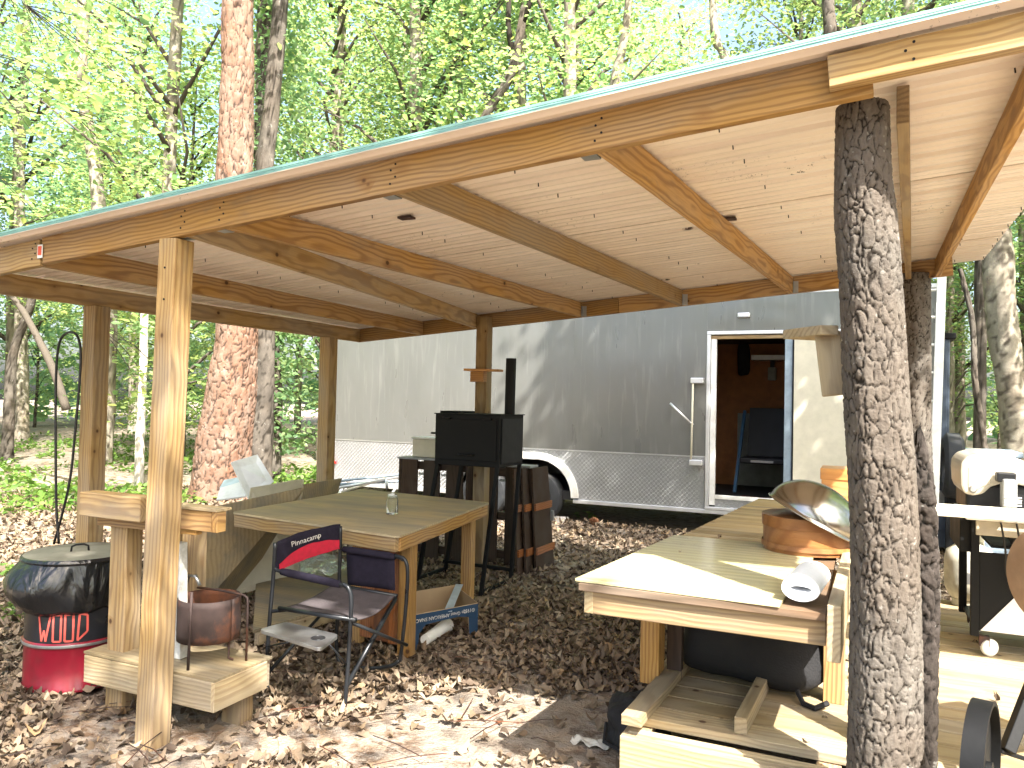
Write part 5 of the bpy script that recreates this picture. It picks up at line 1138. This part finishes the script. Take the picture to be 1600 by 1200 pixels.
# distant mass of foliage
r = rng; n = 42000; az = np.radians(r.uniform(-85, 38, n)); rad = r.uniform(44, 58, n); z = r.uniform(0, 1, n)**.85*32
k = np.array([noise.noise(Vector((a*9, b_*.18, 2)))+.5*noise.noise(Vector((a*30, b_*.5, 5))) for a, b_ in zip(az, z)]) > -.06+np.clip((z-10)/24, 0, .7)
az, rad, z = az[k], rad[k], z[k]; n = len(az)
me = swarm('far_woods', QL, QF, rotmats(n, np.abs(r.normal(.5, .5, n)), r.uniform(.6, 1.3, n), np.stack([np.sin(az)*rad, np.cos(az)*rad, z], 1)), r.uniform(0, 1, n), 'leaf_b')
link('far_woods', me, kind='stuff')
# -------------------------------- individually placed trunks
def px_trunk(lst, V, name, label, mat, seg, rings, amp, fh, fv, base=None, width=.3, cat='tree', crown=None, **kw):
    tp = trunkpts(lst[::-1], V); 
    if base: tp = [(tp[0][0]+base[0], tp[0][1], -.15, tp[0][3]*base[1])]+tp
    t = thing(name, label, cat, (tp[0][0], V, 0))
    link('trunk', trunk_mesh('trunk', tp, seg, rings, amp, fh, fv, mat, width, **kw), t); return t, tp
t, tp = px_trunk([(373, -260, 40), (372, 0, 46), (370, 150, 50), (366, 290, 53), (368, 430, 58), (371, 520, 62), (362, 600, 72), (352, 680, 80), (344, 760, 88)], 9.3, 'pine_tree', 'big pine with reddish scaly bark standing behind the left side of the shed', 'pinebark', 130, 460, .022, 10, 4.2, base=(-.05, 1.2), seed=5., lump=.04, width=.22)
cme, cc_ = crown_mesh('crown', 60, 60, 9.5, 15, 2.6, .16, 'leaf_b', 33); o = link('crown', cme); o.parent = t; o.matrix_parent_inverse = Matrix.Identity(4); o.location = (0, 0, 0)
t, tp = px_trunk([(452, -150, 20), (430, 100, 24), (412, 300, 28), (410, 430, 32), (412, 540, 34), (410, 600, 38), (404, 680, 44), (398, 760, 50)], 10.3, 'tree', 'smooth grey trunk rising close behind the right side of the big reddish pine', 'darkbark', 40, 120, .008, 8, 3, base=(0, 1.1), seed=4.)
t, tp = px_trunk([(418, -120, 26), (414, 120, 28), (412, 300, 30), (424, 520, 26), (428, 620, 24), (426, 700, 28)], 11.2, 'tree', 'vine covered trunk with hanging leaves right behind the big pine', 'darkbark', 30, 140, .012, 8, 3, base=(0, 1.2), seed=6.)
n = 5200; tt_ = rng.uniform(0, 1, n); ps = []
for q in tt_:
    z_ = .6+q*9.; ps.append((tp[1][0]+rng.normal(0, .42+.15*math.sin(q*20)), 11.2+rng.normal(0, .4), z_))
me = swarm('vine_leaves', QL, QF, rotmats(n, np.abs(rng.normal(.8, .5, n)), rng.uniform(.07, .15, n), np.array(ps)), rng.uniform(0, .8, n), 'leaf_b'); me_o = link('vine_leaves', me, t)
LT2 = [([(135, -60, 16), (128, 80, 18), (132, 160, 18), (150, 280, 20), (160, 380, 22), (168, 480, 26), (166, 600, 27), (160, 715, 30)], 12.5, 'tree', 'straight grey trunk between the left post and the front post with a sunlit base', 'greybark'),
       ([(232, 300, 10), (226, 480, 11), (224, 560, 12), (220, 660, 13), (217, 762, 15)], 9.7, 'tree', 'thin white sunlit sapling trunk just left of the front post', 'white_bark'),
       ([(60, 380, 11), (50, 470, 12), (20, 560, 14), (12, 700, 18)], 11.5, 'tree', 'dark trunk at the far left edge of the woods', 'darkbark'),
       ([(1556, 360, 40), (1562, 460, 42), (1572, 560, 42), (1585, 640, 42), (1592, 730, 44)], 14.5, 'tree', 'large grey trunk with pale patches behind the grill', 'greybark'),
       ([(1500, 420, 7), (1519, 500, 8), (1524, 600, 9), (1542, 730, 10)], 13.5, 'tree', 'thin crooked dark sapling between the slate cabinet and the large grey trunk', 'darkbark'),
       ([(1292, -60, 17), (1294, 0, 18), (1298, 70, 20), (1302, 300, 24)], 15.0, 'tree', 'dark trunk rising above the roof straight over the thick oak trunk', 'darkbark'),
       ([(985, -20, 11), (975, 60, 13), (958, 150, 15), (950, 300, 18)], 15.5, 'tree', 'leaning grey trunk above the middle of the roof', 'greybark'),
       ([(1112, -20, 10), (1118, 60, 13), (1137, 110, 14), (1150, 300, 18)], 16.5, 'tree', 'slanting grey trunk above the roof left of the thick oak trunk', 'greybark'),
       ([(1530, -40, 13), (1532, 40, 14), (1534, 200, 16)], 16, 'tree', 'dark trunk rising above the roof at its right front end', 'darkbark'),
       ([(28, 150, 14), (30, 300, 15), (34, 640, 20)], 16, 'tree', 'slim grey trunk deep in the woods at the left edge', 'greybark')]
MT['white_bark'] = barkmat('white_bark', (.62, .60, .54), (.5, .47, .4), (.3, .27, .22), 9)
for L_, V, nm, lab, mt_ in LT2: px_trunk(L_, V, nm, lab, mt_, 22, 90, .012, 9, 3.2, base=(0, 1.15), seed=V)
t, tp = px_trunk([(820, 10, 12), (800, 110, 16), (765, 170, 15), (748, 215, 15), (740, 330, 18)], 14.6, 'tree', 'forked leaning dark trunk above the roof left of its middle', 'darkbark', 24, 90, .012, 9, 3.2, base=(0, 1.3))
m = MB(); m.tube([Yp(803, 100, 14.6), Yp(794, 40, 14.6), Yp(796, -30, 14.6)], [.07, .06, .05], 10); m.build('limb', 'darkbark', t, smooth=True)
m = MB(); m.tube([Yp(815, 40, 14.6), Yp(840, -30, 14.6)], [.07, .05], 10); m.build('limb', 'darkbark', t, smooth=True)
m = MB(); m.tube([Vector(p) for p in catmull([Yp(6, 450, 8.6), Yp(32, 480, 8.7), Yp(60, 530, 8.8), Yp(84, 580, 8.9), Yp(104, 640, 9)], 20)], [.045+.0015*i for i in range(21)], 10)
t_ = m.build('fallen_branch', 'greybark', smooth=True); tag(t_, 'bare brown branch slanting down behind the left post', 'branch')
# near branches with big leaves hanging in at the upper left
def bough(x, y, z, n, sp, label, ls=.12, to=None):
    t = thing('hanging_bough', label, 'branch', (x, y, z)); m = MB(); P = []
    st = Vector(to) if to else Vector((x-1.5, y-.2, z+1.2))
    for i in range(7):
        e = Vector((x+random.uniform(-1, 1)*sp, y+random.uniform(-1, 1)*sp, z+random.uniform(-.6, .6)*sp)); mid = st.lerp(e, .5)+Vector((0, 0, .15))
        m.tube([st, mid, e], [.007, .005, .002], 5)
        for k in range(n//7):
            q = mid.lerp(e, random.random()**.6*1.08); P.append((q.x+random.gauss(0, .11), q.y+random.gauss(0, .11), q.z+random.gauss(0, .06)))
    m.build('twigs', 'darkbark', t, smooth=True)
    M = rotmats(len(P), np.abs(rng.normal(.35, .3, len(P))), rng.uniform(.75, 1.2, len(P))*ls, np.array(P))
    link('leaves', swarm('leaves', QL, QF, M, rng.uniform(0, 1, len(P)), 'leaf_a'), t)
for i, (px, py, V, n, sp, lab) in enumerate(((60, 210, 5.2, 230, .8, 'yellow green bough of broad leaves hanging at the left edge above the roof'), (190, 140, 6.2, 230, .9, 'sunlit bough of broad leaves hanging between the left edge and the pine'), (250, 300, 7.0, 160, .8, 'lower bough of broad leaves just left of the pine above the roof edge'), (130, 40, 6., 220, 1., 'topmost bough of broad leaves at the upper left corner'), (20, 330, 6.4, 120, .6, 'small bough of leaves touching the roof edge at the far left'), (245, 610, 8.6, 90, .5, 'small leafy bough hanging between the left posts behind the thin white sapling'))):
    p = Yp(px, py, V); bough(p.x, p.y, p.z, n, sp, lab)
cme, cc_ = crown_mesh('crown', 46, 60, 9.0, 12.5, 1.5, .17, 'leaf_a', 51, clump=.42)  # small crown added behind the camera to shade the post and stand
cm2, _c = crown_mesh('crown', 80, 60, 7.5, 13, 2.3, .2, 'leaf_b', 77, clump=.5)  # dense crown added out of view to shade the trailer's right part
s2 = thing('tree', 'unseen dense broadleaf tree added for shade beyond the right rear corner of the shed', 'tree', (3.6, 6.9, 0))
link('crown', cm2, s2, matrix=Matrix.Translation((3.1, 5.9, 0)))
link('trunk', trunk_mesh('trunk', [(3.6, 6.9, -.2, .16), (3.5, 6.8, 5, .12), (3.1, 5.9, 11, .03)], 16, 60, .01, 9, 3.2, 'greybark', .3), s2)
st_ = thing('tree', 'unseen slender broadleaf tree added for shade just behind the photographer', 'tree', (1.7, -2.1, 0))
link('crown', cme, st_, matrix=Matrix.Translation((1.7, -2.1, 0)))
link('trunk', trunk_mesh('trunk', [(1.7, -2.1, -.2, .12), (1.75, -2.1, 5, .09), (1.7, -2.1, 12, .02)], 14, 60, .01, 9, 3.2, 'greybark', .3), st_)
for k in range(30):
    az = math.radians(random.uniform(50, 282)); r = random.uniform(18, 32)
    woods_tree(math.sin(az)*r, math.cos(az)*r, random.choice([0, 2, 3, 4, 4]), random.uniform(.85, 1.1), 'broadleaf tree in the woods behind the photographer', 'trees in the woods behind the photographer')
# trees whose crowns stand between the sun and the yard (behind and right of the camera)
for i, (x, y, v, s, lab) in enumerate(((13.5, -4.5, 3, 1.0, 'tall broadleaf tree right of the photographer'), (4.5, 6.1, 1, .85, 'broadleaf tree beyond the right end of the shed'), (4.0, -7.5, 0, 1.0, 'tall broadleaf tree behind the photographer'))):
    t = woods_tree(x, y, v, s, lab, 'trees standing around the yard outside the frame')
